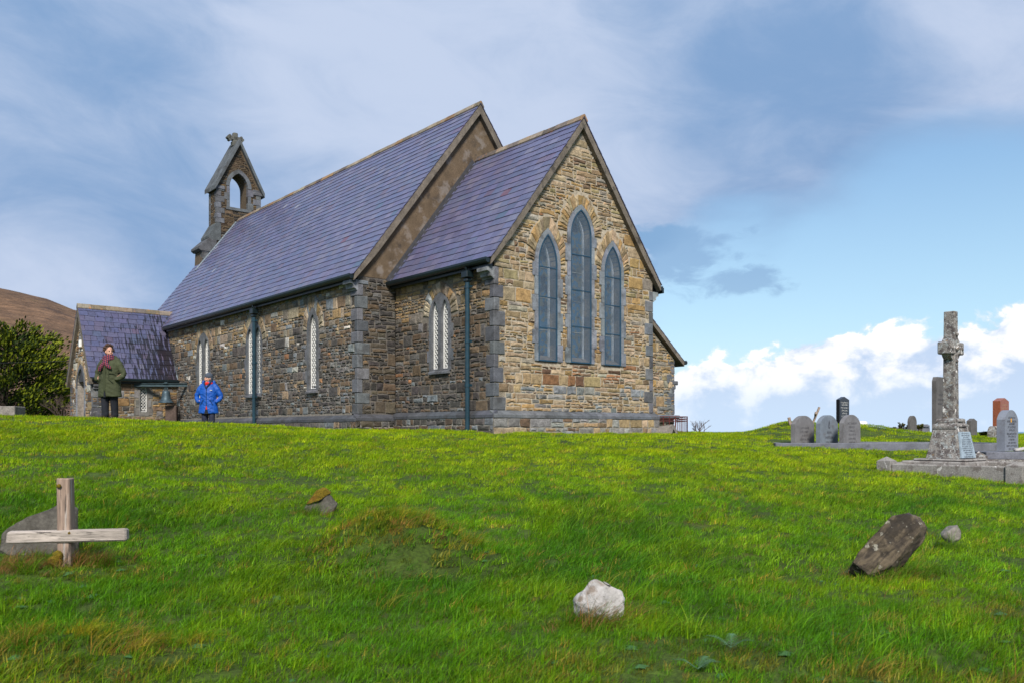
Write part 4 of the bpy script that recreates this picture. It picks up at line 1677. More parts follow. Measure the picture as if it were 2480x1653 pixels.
# finial cross: stem, arms along the gable, trefoil arm ends, saddle block
m = MB()
fx = (BX0 + BX1) / 2
FC = (.105, .105, .092)
m.cbox((fx - .15, BC - .14, bza - .05), (fx + .15, BC + .14, bza + .20), .03, FC)
m.cbox((fx - .10, BC - .10, bza + .18), (fx + .10, BC + .10, bza + .56), .025, FC)
m.cbox((fx - .10, BC - .30, bza + .22), (fx + .10, BC + .30, bza + .40), .025, FC)
for sg in (-1, 1):
    for dz in (-.075, .075):
        m.tube([(fx - .10, BC + sg * .25, bza + .31 + dz), (fx + .10, BC + sg * .25, bza + .31 + dz)], .065, 10, FC)
    m.tube([(fx - .10, BC + sg * .32, bza + .31), (fx + .10, BC + sg * .32, bza + .31)], .06, 10, FC)
m.build('finial_cross', 'limestone', bell_t)
# flashing strip up the roof at the foot of the bellcote
m = MB()
for k in range(30):
    t0 = 3.45 + k * .115
    p0 = Vector((BX1 + .01, -OFF - .2, NEAVE)) + Vector(up_s) * t0
    if p0.y > BC - .15:
        break
    p1 = p0 + Vector(up_s) * .112
    m.cbox((0, 0, 0), (.10, .112, .05), .01, M=Matrix.Translation(p0 + Vector(nr_s) * .02) @ Matrix.Rotation(PITCH, 4, 'X'))
m.build('flashing', 'lead', bell_t)

# ---- porch
PX0, PX1, PY, PRX = -20.3, -17.3, -4.0, -18.8
PE, PRZ = 1.86, 4.50
PSL = (PRZ - PE) / (PX1 + .16 - PRX)
PA = math.atan(PSL)
fnp, fne = fnS(PY), fnE(PX1)
dr = (PRX, 1.02, -.3, 1.55, 2.26)
m = MB()
m.extrude([[(PX0, -.4), (PX1, -.4), (PX1, PE), (PRX, PRZ - .1), (PX0, PE)], lancet(*dr)], fnp, -.35, 0, (.34, .31, .27))
pfront = m.build('porch_wall', 'mortar', CH, center=False)
dblk = lambda z: ([(PRX - half_w(dr[1], dr[3], dr[4], z, .16 if z < dr[3] else .36), PRX + half_w(dr[1], dr[3], dr[4], z, .16 if z < dr[3] else .36))] if z < dr[4] + .36 and half_w(dr[1], dr[3], dr[4], z, .36) > 0 else [])
rr_ = rubble(PX0, PX1, -.1, PRZ - .2, rg, band=(.16, .34), seg=(.3, .8), big=.35)
def pslope(sg):
    return (PSL * sg, 1, PRZ - .22 + PSL * sg * PRX)
lay_stones(pfront, fnp, fit(rr_, [dblk], [pslope(1), pslope(-1)]), lambda s, z, r_: pick(r_, [(PAL, 1), (TAN, 3), (GRY, 2), (RST, .8), (BRN, 2)]), rg, 60, (.012, .03))
for p in fan(PRX, dr[1], dr[3], dr[4], .165, .36, 12, rg):
    p = p if area(p) > 0 else p[::-1]
    m2 = MB()
    stone(m2, fnp, p, rg, .026, pick(rg, [(BUF, 2), (TAN, 2)]), gap=.008, rough=.5)
    m2.build('voussoir', 'stone', pfront)
z, k = -.3, 0
while z < dr[3] - .02:
    h = min(rg.uniform(.34, .45), dr[3] - z)
    for sg in (-1, 1):
        a, b = sorted((PRX + sg * .51, PRX + sg * (.51 + .14)))
        dressed(pfront, fnp, [rect(a, b, z + .003, z + h - .003)], -.3, .03, rg=rg, col=vary((.2, .215, .24), rg, .1))
    z += h
arc_blocks(pfront, fnp, PRX, dr[1], dr[3], dr[4], .14, -.3, .03, rg)
m = MB()
m.extrude([lancet(*dr)], fnp, -.36, -.30, sides=False)
for k in range(6):
    a = PRX - .5 + k * .17
    m.box((a, PY + .295, -.3), (a + .155, PY + .315, half_w(1, 1, 1.5, 0, 0) and 1.5))
m.build('door', 'door', CH)
m = MB()
m.extrude([rect(PY, -OFF, -.4, PE), lancet(-2.29, .24, .70, 1.45, 1.68)], fne, -.3, 0, (.2, .175, .14))
peast = m.build('porch_wall', 'mortar', CH, center=False)
pwb = lambda z: [(-2.29 - .30, -2.29 + .30)] if .55 < z < 1.86 else []
rr_ = rubble(PY, -OFF, -.1, PE - .02, rg, band=(.14, .3), seg=(.3, .8), thin=(.06, .14), big=.3)
lay_stones(peast, fne, fit(rr_, [pwb]), col_porch, rg, 90, (.01, .03))
quoins(pfront, PX1, PY, -1, 1, -.3, PE - .12, rg, la=.55, sa=.24, h=.36)
quoins(pfront, PX0, PY, 1, 1, -.3, PE - .12, rg, la=.3, sa=.2, h=.36)
m = MB()
m.extrude([lancet(-2.29, .26, .70, 1.45, 1.68, .02)], fne, -.09, -.07, sides=False)
pwin = m.build('latticed_window', 'darkglass', CH, center=False)
m = MB()
m.extrude([rect(-2.29 - .17, -2.29 + .17, .56, 1.82), lancet(-2.29, .24, .70, 1.45, 1.68)[::-1]], fne, -.15, .02, (.17, .16, .15))
m.build('window_surround', 'limestone', pwin)
for zz, L in ((.58, .16), (.86, .09), (1.2, .15), (1.5, .09)):
    for sg in (-1, 1):
        a, b = sorted((-2.29 + sg * .172, -2.29 + sg * (.172 + L)))
        dressed(pwin, fne, [rect(a, b, zz, zz + .26)], -.1, .018, col=vary((.16, .15, .14), rg, .15), rg=rg)
lattice(pwin, fne, -2.29, .24, .70, 1.45, 1.68, -.062)
m = MB()
m.box((PX0, PY + .36, -.4), (PX0 + .3, -OFF, PE), (.2, .18, .15))
m.build('porch_wall', 'mortar', CH)
# porch roof: ridge along y, east slope with wet slates; it runs into the nave wall and roof
m = MB()
yv, ye = PY - .13, -.62
m.extrude([[(PX0 - .16, PE - .07), (PX1 + .16, PE - .07), (PX1 + .16, PE - .012), (PRX, PRZ - .012), (PX0 - .16, PE - .012)]], lambda s, o, z: (s, -o, z), OFF, -(PY + .03), (.05, .05, .06), back=True)
proof = m.build('porch_roof', 'darklead', CH, center=False)
m = MB()
m.extrude([[(PRX - .45, PRZ - .012 - .45 * PSL), (PRX + .45, PRZ - .012 - .45 * PSL), (PRX, PRZ - .012)]], lambda s, o, z: (s, -o, z), -ye, OFF, (.05, .05, .06), back=True)
m.build('roof_junction', 'darklead', proof)
pu = (-math.cos(PA), 0, math.sin(PA))
pn = (math.sin(PA), 0, math.cos(PA))
PT = (PX1 + .16 - PRX) / math.cos(PA)


def pcut(a, b, t):
    z = PE + t * math.sin(PA)
    lim = -OFF - .03
    if z > NEAVE - .1:
        lim = min(ye, -OFF - .2 + (z + .04 - NEAVE) / 1.309)
    return a, min(b, lim)


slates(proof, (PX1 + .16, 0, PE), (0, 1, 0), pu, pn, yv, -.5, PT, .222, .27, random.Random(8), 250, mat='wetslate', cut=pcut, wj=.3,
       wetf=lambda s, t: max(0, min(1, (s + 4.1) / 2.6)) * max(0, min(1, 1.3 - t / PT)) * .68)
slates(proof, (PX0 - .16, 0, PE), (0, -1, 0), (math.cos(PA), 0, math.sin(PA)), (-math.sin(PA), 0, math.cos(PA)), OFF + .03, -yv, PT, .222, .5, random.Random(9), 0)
ridge_tiles(proof, yv - .01, ye, PRX, PRZ + .03, rg, axis='y', L=.48, wing=.17, pit=PA)
m = MB()
dz = .20 / math.cos(PA)
m.extrude([[(PX0 - .15, PE - .01), (PX0 - .15, PE - .22), (PX0 - .08, PE - .22), (PRX, PRZ - dz), (PX1 + .08, PE - .22), (PX1 + .15, PE - .22), (PX1 + .15, PE - .01), (PRX, PRZ - .02)]][0:1], lambda s, o, z: (s, -o, z), -(PY - .0), -(PY - .12), back=True)
m.build('verge', 'concrete', proof, center=False)
gutter(PY - .05, -OFF - .02, PX1 + .21, PE - .04, ax='y')
m = MB()      # valley and wall flashings
v0, v1 = Vector((PRX + .12, ye - .02, PRZ - .2)), Vector((-18.40, -OFF - .2, NEAVE))
m.tube([(PRX + .16, -.74, PRZ - .16), (-18.42, -1.26, NEAVE + .03)], .045, 6)
m.build('flashing', 'lead', proof)
m = MB()
m.tube([(-18.42, -OFF - .035, NEAVE - .12), (PX1 + .15, -OFF - .035, PE + .03)], .028, 6)
m.build('flashing', 'lead', proof)
kneeler_m = MB()
kneeler_m.cbox((PX1 - .3, PY + .02, PE - .40), (PX1 + .10, PY + .34, PE - .32), .02, LIME)
kneeler_m.cbox((PX1 - .3, PY + .02, PE - .318), (PX1 + .15, PY + .36, PE - .22), .02, LIME)
kneeler_m.build('kneeler', 'limestone', CH)
m = MB()
m.cbox((PRX + .05, PY - .10, 3.0), (PRX + .2, PY - .01, 3.26), .02, (.6, .6, .6))
m.build('wall_lamp', 'white', CH)

# ---- vestry lean-to on the far side
VX, VY = -1.0, 7.4
VS = .79
vtop = lambda y: 2.92 - VS * (y - 6.52)
m = MB()
m.extrude([[(W - .05, -.5), (VY, -.5), (VY, vtop(VY) - .16), (W - .05, vtop(W) - .16)]], fnE(VX), -.3, 0, (.27, .24, .19))
ves = m.build('vestry_wall', 'mortar', CH, center=False)
rr_ = rubble(W, VY, .44, 3.7, rg, band=(.16, .34), seg=(.3, .8), thin=(.05, .12), big=.25)
lay_stones(ves, fnE(VX), fit(rr_, [], [(VS, 1, vtop(0) - .22)]), col_gable, rg, 60, (.012, .03))
rr_ = rubble(W, VY, -.2, .36, rg, band=(.16, .34), seg=(.3, .8), big=.5)
lay_stones(ves, fnE(VX), fit(rr_), col_dark, rg, 0, (.03, .05))
MB().cbox((VX - .2, W, .36), (VX + .14, VY + .14, .46), .03, (.13, .145, .17)).build('plinth_coping', 'limestone', ves)
quoins(ves, VX, VY, -1, -1, .47, vtop(VY) - .2, rg, start=1)
m = MB()
m.box((-3.9, VY - .3, -.5), (VX - .01, VY, vtop(VY) - .2), (.2, .18, .15))
m.build('vestry_wall', 'mortar', CH)
m = MB()
m.extrude([[(W - .02, vtop(W) - .13), (VY + .3, vtop(VY + .3) - .13), (VY + .3, vtop(VY + .3)), (W - .02, vtop(W))]], lambda s, o, z: (o, s, z), -4.0, VX + .14, back=True)
vroof = m.build('vestry_roof', 'concrete', CH, center=False)
va = math.atan(VS)
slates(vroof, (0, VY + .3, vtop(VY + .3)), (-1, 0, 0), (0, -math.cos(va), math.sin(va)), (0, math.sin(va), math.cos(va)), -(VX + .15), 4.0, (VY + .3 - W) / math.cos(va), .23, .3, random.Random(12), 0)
m = MB()
m.tube([(VX + .16, VY + .36, vtop(VY + .3) - .02), (-4, VY + .36, vtop(VY + .3) - .02)], .06, 8)
m.build('gutter', 'gutter', vroof)
kn = MB()
kn.cbox((VX - .3, VY - .12, 1.32), (VX + .04, VY + .16, 1.44), .02, LIME)
kn.cbox((VX - .3, VY - .12, 1.20), (VX + .03, VY + .07, 1.318), .02, LIME)
kn.build('kneeler', 'limestone', ves)

# ------------------------------------------------------------------ bell, beam, pillar in the corner of the porch
b0, b1 = loc2w(PX1, -2.62, 1.66), loc2w(-16.22, -OFF, 1.62)
d_ = (b1 - b0).normalized()
s_ = Vector((-d_.y, d_.x, 0))
m = MB()
Mb = Matrix.Translation(b0) @ Matrix.Rotation(math.atan2(d_.y, d_.x), 4, 'Z')
L_ = (b1 - b0).length
m.box((0, -.05, .045), (L_, .05, .06), M=Mb)
m.box((0, -.05, -.06), (L_, .05, -.045), M=Mb)
m.box((0, -.008, -.045), (L_, .008, .045), M=Mb)
beam = m.build('bell_beam', 'steel')
tag(beam, 'dark steel beam across the corner between porch and nave, carrying the bell', 'beam')
bc = b0 + (b1 - b0) * .60
bell = empty('bell', bc - Vector((0, 0, .62)))
tag(bell, 'bronze bell hanging from the steel beam beside the porch', 'bell')
m = MB()
m.lathe([(.0, .44), (.09, .435), (.125, .41), (.135, .36), (.145, .26), (.165, .16), (.20, .08), (.245, .035), (.262, .015), (.262, 0), (.235, 0), (.19, .06), (.14, .2), (.0, .38)], 28)
m.build('bell_body', 'bronze', bell, center=False, smooth=True)
m = MB()
m.tube([(0, 0, .43), (0, 0, .72)], .018, 8)
for a in (-1, 1):
    m.tube([(a * .05, 0, .42), (a * .06, 0, .50), (a * .03, 0, .56)], .016, 6)
m.cbox((-.09, -.07, .685), (.09, .07, .71), .005)
m.cbox((-.05, -.04, .71), (.05, .04, .745), .005)
m.build('bell_hanger', 'steel', bell, center=False)
m = MB()
m.tube([(0, 0, .3), (.0, 0, -.02), (.0, 0, -.07)], [.012, .012, .03], 8)
m.build('clapper', 'steel', bell, center=False)
pc = bc + Vector((.10, .25, 0))
MB().cbox((-.19, -.17, -.3), (.19, .17, 1.02), .025).build('stone_pillar', 'oldpost', loc=(pc.x, pc.y, EYE - .1), rot=(0, 0, R(12)))
tag(bpy.data.objects['stone_pillar'], 'short dark stone pillar standing under the bell', 'pillar')


# ------------------------------------------------------------------ people
def ell_loft(mb, rings, n=20):
    """rings: (z, rx, ry, cx, cy)"""
    v, f = [], []
    for z, rx, ry, cx, cy in rings:
        for k in range(n):
            t = 2 * math.pi * k / n
            v.append((cx + rx * math.cos(t), cy + ry * math.sin(t), z))
    for i in range(len(rings) - 1):
        for k in range(n):
            k2 = (k + 1) % n
            f.append((i * n + k, i * n + k2, (i + 1) * n + k2, (i + 1) * n + k))
    f.append(tuple(range(n))[::-1])
    f.append(tuple(range((len(rings) - 1) * n, len(rings) * n)))
    mb.add(v, f)


def capsule(mb, pts, rads, n=12):
    pts = [Vector(p) for p in pts]
    d0 = (pts[0] - pts[1]).normalized()
    d1 = (pts[-1] - pts[-2]).normalized()
    P = [pts[0] + d0 * rads[0] * .95, pts[0] + d0 * rads[0] * .7] + pts + [pts[-1] + d1 * rads[-1] * .7, pts[-1] + d1 * rads[-1] * .95]
    Q = [rads[0] * .2, rads[0] * .7] + list(rads) + [rads[-1] * .7, rads[-1] * .2]
    mb.tube(P, Q, n)


def ellipsoid(mb, c, r, M=None, n=16, m=10):
    v, f = [], []
    for i in range(m + 1):
        a = math.pi * i / m
        for k in range(n):
            t = 2 * math.pi * k / n
            v.append((c[0] + r[0] * math.sin(a) * math.cos(t), c[1] + r[1] * math.sin(a) * math.sin(t), c[2] - r[2] * math.cos(a)))
    for i in range(m):
        for k in range(n):
            k2 = (k + 1) % n
            f.append((i * n + k, i * n + k2, (i + 1) * n + k2, (i + 1) * n + k))
    if M:
        v = [tuple(M @ Vector(q)) for q in v]
    mb.add(v, f)


def fuse(mb, name, mat, parent, voxel=.014, it=4):
    """melt overlapping volumes into one continuous skin"""
    o = mb.build(name, mat, parent, center=False)
    rm = o.modifiers.new('r', 'REMESH')
    rm.mode = 'VOXEL'
    rm.voxel_size = voxel
    sm = o.modifiers.new('s', 'SMOOTH')
    sm.iterations = it
    sm.factor = .5
    dg = bpy.context.evaluated_depsgraph_get()
    me = bpy.data.meshes.new_from_object(o.evaluated_get(dg))
    o.modifiers.clear()
    old = o.data
    o.data = me
    bpy.data.meshes.remove(old)
    me.name = name
    me.polygons.foreach_set('use_smooth', [True] * len(me.polygons))
    if not me.materials:
        me.materials.append(MAT[mat])
    return o


def person(pos, rz, H, label, look, style):
    """local frame: faces -Y, feet at z = 0; look = head turn"""
    root = empty('person', pos, rz)
    tag(root, label, 'person')
    k = H / 1.65
    root.scale = (k, k, k)
    hd = Matrix.Translation((0, -.02, 1.50)) @ Matrix.Rotation(look, 4, 'Z')
    b = MB()
    # head: skull, face, jaw, nose, brow, ears
    ellipsoid(b, (0, .012, .03), (.074, .092, .100), hd)
    ellipsoid(b, (0, -.022, -.03), (.060, .070, .085), hd)
    ellipsoid(b, (0, -.048, -.088), (.034, .036, .030), hd)
    ellipsoid(b, (0, -.098, -.022), (.013, .022, .018), hd)
    ellipsoid(b, (0, -.090, .002), (.010, .014, .028), hd)
    for sg in (-1, 1):
        ellipsoid(b, (sg * .076, .015, -.01), (.010, .022, .032), hd)
        ellipsoid(b, (sg * .034, -.072, -.035), (.026, .022, .026), hd)
    ellipsoid(b, (0, -.086, -.060), (.026, .014, .013), hd)
    capsule(b, [(0, .01, 1.30), (0, -.005, 1.43)], [.062, .055])
    ell_loft(b, [(.80, .17, .12, 0, 0), (.92, .185, .13, 0, 0), (1.05, .155, .115, 0, 0), (1.2, .17, .12, 0, 0), (1.32, .15, .09, 0, .01), (1.37, .07, .06, 0, .01)])
    lf = style['legs']
    for sg, (fx, fy) in zip((-1, 1), lf):
        capsule(b, [(sg * .09, 0, .84), (sg * .095 + fx * .4, fy * .45 - .01, .47), (sg * .09 + fx, fy, .09)], [.085, .055, .040])
        capsule(b, [(sg * .09 + fx, fy + .03, .04), (sg * .10 + fx, fy - .12, .03)], [.036, .03])
    arms = style['arms']
    for sg in (-1, 1):
        (ex, ey, ez), (hx, hy, hz) = arms
        capsule(b, [(sg * .175, .01, 1.30), (sg * (ex - .01), ey, ez), (sg * (hx + .02), hy + .02, hz + .04)], [.05, .042, .028])
        hx, hy = hx - .035, hy + .075
        # hand in the pocket: palm with four fingers and thumb
        capsule(b, [(sg * (hx + .02), hy + .01, hz + .04), (sg * (hx - .01), hy, hz - .03)], [.028, .034])
        for q in range(4):
            capsule(b, [(sg * (hx - .01), hy - .022 + q * .015, hz - .05), (sg * (hx - .03), hy - .026 + q * .016, hz - .10 - (.012 if q in (1, 2) else 0))], [.0085, .0075], 6)
        capsule(b, [(sg * (hx + .0), hy - .03, hz - .0), (sg * (hx - .02), hy - .045, hz - .055)], [.010, .008], 6)
    fuse(b, 'body', 'skin', root, .0095, 3)
    for sg in (-1, 1):
        e = MB()
        ellipsoid(e, (sg * .031, -.0835, -.002), (.013, .008, .007), hd, 8, 6)
        e.build('eye', 'eye', root)
        e = MB()
        ellipsoid(e, (sg * .032, -.084, .019), (.020, .008, .005), hd, 8, 6)
        e.build('eyebrow', 'hair', root)
    e = MB()
    ellipsoid(e, (0, -.0985, -.060), (.022, .006, .006), hd, 8, 6)
    e.build('mouth', 'lips', root)
    # trousers
    t = MB()
    ell_loft(t, [(.72, .17, .13, 0, 0), (.86, .185, .14, 0, 0), (.98, .17, .13, 0, 0)])
    for sg, (fx, fy) in zip((-1, 1), lf):
        capsule(t, [(sg * .09, 0, .80), (sg * .10 + fx * .4, fy * .45 - .01, .47), (sg * .095 + fx, fy + .01, .12)], [.105, .088, .075])
        capsule(t, [(sg * .095 + fx, fy + .01, .14), (sg * .095 + fx, fy + .005, .09)], [.078, .080])
    fuse(t, 'trousers', style['leg_mat'], root, .013, 3)
    for sg, (fx, fy) in zip((-1, 1), lf):
        t = MB()
        capsule(t, [(sg * .092 + fx, fy + .04, .055), (sg * .105 + fx, fy - .13, .045)], [.054, .046])
        capsule(t, [(sg * .092 + fx, fy + .03, .06), (sg * .092 + fx, fy + .02, .13)], [.055, .056])
        fuse(t, 'boot', 'boots', root, .012, 2)
    # coat
    c = MB()
    ell_loft(c, style['torso'], 24)
    (ex, ey, ez), (hx, hy, hz) = arms
    for sg in (-1, 1):
        capsule(c, [(sg * .165, .015, 1.30), (sg * .235, .01, 1.20), (sg * ex, ey, ez), (sg * (ex - .015), ey - .03, ez - .07), (sg * (hx + .045), hy + .02, hz + .03)], [.076, .078, .068, .066, .052])
    coat = fuse(c, 'coat', style['coat_mat'], root, .011, 3)
    nrm_ = [v.normal.copy() for v in coat.data.vertices]
    for v, vn in zip(coat.data.vertices, nrm_):      # folds of the cloth, crowding at elbows and waist
        p = v.co.copy()
        am = .007 + .006 * math.exp(-((p.z - 1.0) / .12) ** 2)
        v.co = p + vn * am * (noise.noise(Vector((p.x * 9, p.y * 9, p.z * 17 + p.x * 8))) + .6 * noise.noise(Vector((p.x * 22, p.y * 22, p.z * 30))))
    return root, coat, hd


# walker in the olive parka
gp = wp(266, 1016, 19.0)
TOR = [(.50, .275, .175, 0, .0), (.53, .278, .178, 0, 0), (.70, .262, .175, 0, 0), (.86, .245, .172, 0, -.005), (1.0, .232, .165, 0, -.005), (1.12, .232, .165, 0, 0), (1.24, .222, .150, 0, .005), (1.32, .185, .12, 0, .01), (1.37, .11, .09, 0, .015), (1.40, .085, .08, 0, .015)]
STY = dict(legs=[(.01, -.05), (-.02, .06)], arms=((.335, .03, 1.02), (.215, -.12, .86)), torso=TOR, coat_mat='parka', leg_mat='trousers')
root, coat, hd = person((gp.x, gp.y, gz(gp.x, gp.y)), R(-13), 1.66, 'person in an olive parka, tartan scarf and dark trousers by the porch', R(58), STY)
m = MB()      # front placket, storm flap
m.cbox((-.035, -.185, .62), (.03, -.155, 1.27), .008)
m.build('placket', 'parka_seam', root)
m = MB()
m.add([(-.012, -.186, .49), (.03, -.186, .49), (.008, -.188, .66)], [(0, 1, 2)])
m.box((-.012, -.186, .49), (.030, -.172, .60))
m.build('coat_opening', 'trousers', root)
for sg in (-1, 1):
    m = MB()
    m.tube([(sg * .10, -.178, 1.02), (sg * .225, -.118, 1.01)], .007, 6)
    m.build('pocket_flap', 'parka_seam', root)
    m = MB()
    m.tube([(sg * .10, -.187, .90), (sg * .19, -.155, .82)], .009, 6)
    m.build('pocket', 'parka_seam', root)
m = MB()
m.tube([(.10, -.165, 1.22), (.105, -.178, 1.02), (.11, -.18, .88)], .004, 5)
m.build('drawstring', 'parka_seam', root)
m = MB()      # hood lying on the shoulders
for k in range(9):
    a = R(-20 + 220 * k / 8)
    capsule(m, [(math.cos(a) * .135, .03 + math.sin(a) * .11, 1.34), (math.cos(a) * .10, .03 + math.sin(a) * .08, 1.39)], [.045, .04], 8)
fuse(m, 'hood', 'parka', root, .014, 3)
m = MB()      # scarf: thick wrap, knot, two tails
for zz, rr in ((1.325, .118), (1.365, .108), (1.395, .098)):
    pts = [(math.cos(R(a)) * rr, -.015 + math.sin(R(a)) * rr * .95, zz + .012 * math.sin(R(a * 2 + zz * 900))) for a in range(0, 361, 24)]
    m.tube(pts, [.036] * len(pts), 8, cap=False)
ellipsoid(m, (.01, -.15, 1.27), (.075, .05, .055))
capsule(m, [(-.01, -.165, 1.25), (-.075, -.195, 1.15), (-.10, -.20, 1.08)], [.045, .05, .035])
capsule(m, [(.03, -.165, 1.25), (.10, -.19, 1.17), (.155, -.185, 1.13)], [.045, .045, .03])
fuse(m, 'scarf', 'tartan', root, .012, 2)
m = MB()      # short tousled hair
ellipsoid(m, (0, .030, .058), (.084, .092, .088), hd)
ellipsoid(m, (0, .055, .005), (.080, .062, .075), hd)
rh = random.Random(5)
for k in range(260):
    a, e = rh.uniform(0, 2 * math.pi), rh.uniform(-.25, 1.45)
    dx, dy, dz = math.cos(a) * math.cos(e), math.sin(a) * math.cos(e), math.sin(e)
    if dy < -.30 and dz < .62:
        continue
    p0 = Vector((dx * .08, .03 + dy * .09, .05 + dz * .09))
    p1 = p0 + Vector((dx * .03 + rh.uniform(-.025, .03), dy * .03 + rh.uniform(-.02, .02), dz * .03 + rh.uniform(-.025, .022)))
    m.tube([hd @ p0, hd @ ((p0 + p1) / 2 + Vector((0, 0, .008))), hd @ p1], [.016, .014, .004], 5)
m.build('hair', 'hair', root, center=False, smooth=True)

# walker in the blue jacket
bp_ = wp(505, 1050, 21.3)
TOR2 = [(.55, .265, .17, 0, 0), (.58, .27, .175, 0, 0), (.72, .25, .172, 0, 0), (.86, .222, .165, 0, -.005), (.98, .215, .16, 0, -.01), (1.12, .225, .165, 0, -.005), (1.24, .215, .150, 0, .005), (1.32, .18, .12, 0, .01), (1.37, .11, .09, 0, .015), (1.42, .088, .085, 0, .015)]
STY2 = dict(legs=[(.0, .03), (.0, -.05)], arms=((.325, .03, 1.02), (.205, -.115, .84)), torso=TOR2, coat_mat='bluecoat', leg_mat='navy')
root, coat, hd = person((bp_.x, bp_.y, gz(bp_.x, bp_.y)), R(2), 1.53, 'person in a blue jacket, grey knitted hat and red scarf beside the nave wall', R(-42), STY2)
m = MB()
ellipsoid(m, (0, .022, .062), (.094, .112, .100), hd)
ellipsoid(m, (0, .050, .0), (.090, .082, .085), hd)
capsule(m, [tuple(hd @ Vector((0, .045, -.02))), tuple(hd @ Vector((0, .045, -.075)))], [.085, .075])
fuse(m, 'knitted_hat', 'hat', root, .011, 3)
m = MB()
pts = [(math.cos(R(a)) * .092, -.012 + math.sin(R(a)) * .09, 1.362 + .01 * math.sin(R(3 * a))) for a in range(0, 361, 24)]
m.tube(pts, [.032] * len(pts), 8, cap=False)
ellipsoid(m, (-.02, -.085, 1.335), (.05, .035, .045))
fuse(m, 'scarf', 'redscarf', root, .012, 2)
m = MB()
for k in range(11):
    a = R(-10 + 200 * k / 10)
    capsule(m, [(math.cos(a) * .15, .035 + math.sin(a) * .115, 1.335), (math.cos(a) * .14, .035 + math.sin(a) * .125, 1.42)], [.04, .036], 8)
fuse(m, 'hood', 'bluecoat', root, .014, 3)
m = MB()
m.add([(-.085, -.105, 1.385), (-.015, -.178, 1.235), (-.06, -.150, 1.36)], [(0, 1, 2)])
m.tube([(-.085, -.09, 1.40), (-.06, -.145, 1.33), (-.02, -.176, 1.23)], [.02, .02, .010], 6)
m.tube([(.085, -.09, 1.40), (.05, -.145, 1.33), (-.01, -.176, 1.23)], [.02, .02, .010], 6)
m.build('collar', 'bluecoat_dark', root)
m = MB()
m.tube([(-.005, -.176, 1.23), (-.005, -.173, .98), (-.002, -.182, .74)], .008, 6)
m.build('zip', 'bluecoat_dark', root)
m = MB()
m.add([(-.06, -.176, .54), (.055, -.178, .54), (.0, -.186, .78)], [(0, 1, 2)])
m.build('coat_opening', 'trousers', root)
m = MB()
m.add([(-.018, -.183, .66), (.022, -.184, .66), (.0, -.188, .78)], [(0, 1, 2)])
m.build('pullover_hem', 'redscarf', root)
for sg in (-1, 1):
    m = MB()
    m.tube([(sg * .085, -.178, .92), (sg * .17, -.150, .78)], .007, 6)
    m.build('pocket', 'bluecoat_dark', root)
m = MB()
m.cbox((.085, -.164, 1.165), (.145, -.140, 1.180), .002, M=Matrix.Rotation(R(0), 4, 'Y'))
m.build('chest_logo', 'zip', root)

# ------------------------------------------------------------------ graves


def inscription(lines, size, mat, parent, M, step=1.3, sx=.9, seed=1):
    """one part: readable lines as letters (str), worn unreadable lines as rows of faint strokes (float = width)"""
    rs = random.Random(seed)
    mb = MB()
    y = 0.0
    dg = None
    for ln in lines:
        if isinstance(ln, str):
            cu = bpy.data.curves.new('t', 'FONT')
            cu.body, cu.size, cu.align_x, cu.align_y, cu.resolution_u = ln, size, 'CENTER', 'TOP', 2
            o = bpy.data.objects.new('t', cu)
            C.objects.link(o)
            dg = bpy.context.evaluated_depsgraph_get()
            me = bpy.data.meshes.new_from_object(o.evaluated_get(dg))
            bpy.data.objects.remove(o)
            bpy.data.curves.remove(cu)
            mb.add([tuple(M @ Vector((v.co.x * sx, v.co.y - y, 0))) for v in me.vertices], [tuple(p.vertices) for p in me.polygons])
            bpy.data.meshes.remove(me)
        else:
            x = -ln / 2
            while x < ln / 2:
                w = size * rs.uniform(.25, .5)
                h = size * .62
                t = size * .09
                for (a0, b0, a1, b1) in rs.sample([(0, 0, t, h), (w - t, 0, w, h), (0, h - t, w, h), (0, 0, w, t), (0, h * .45, w, h * .45 + t)], 3):
                    mb.add([tuple(M @ Vector((x + p, q - h - y, 0))) for p, q in ((a0, b0), (a1, b0), (a1, b1), (a0, b1))], [(0, 1, 2, 3)])
                x += w + size * (.14 if rs.random() < .85 else .4)
        y += size * step
    return mb.build('inscription', mat, parent, center=False)


def face_M(y, z, x=0.0):
    return Matrix.Translation((x, y, z)) @ Matrix.Rotation(R(90), 4, 'X')


def top_outline(w, h, style, rise):
    a = w / 2
    if style == 'round':
        Rr = (a * a + rise * rise) / (2 * rise)
        th = math.asin(min(1, a / Rr)) if rise < a else math.pi / 2
        return [(-a, 0), (a, 0)] + [(Rr * math.sin(th - 2 * th * k / 12), h - Rr + Rr * math.cos(th - 2 * th * k / 12)) for k in range(13)]
    if style == 'peak':
        return [(-a, 0), (a, 0), (a, h - rise), (0, h), (-a, h - rise)]
    return [(-a, 0), (a, 0), (a, h - rise), (a - rise * .6, h), (-a + rise * .6, h), (-a, h - rise)]


def headstone(label, px, Y, w, t, h, style, rise, mat, base=None, ang=40, lean=0, sink=.1, cat='gravestone', z=None):
    X = (px - 1240) / F * Y
    zb = gz(X, Y) if z is None else EYE + z
    o = empty('headstone', (X, Y, zb), R(ang))
    o.rotation_euler.y = R(lean)
    tag(o, label, cat, 'gravestones')
    m = MB()
    loop = [(a, b - (sink if b == 0 else 0)) for a, b in top_outline(w, h, style, rise)]
    bv = .010
    m.extrude([loop], lambda s, q, z_: (s, -q, z_), -t / 2, t / 2, back=True)
    m.build('slab', mat, o, center=False)
    if base:
        m = MB()
        m.cbox((-w / 2 - base, -t / 2 - base, -sink), (w / 2 + base, t / 2 + base, .10), .012)
        m.build('base', mat, o, center=False)
    return o


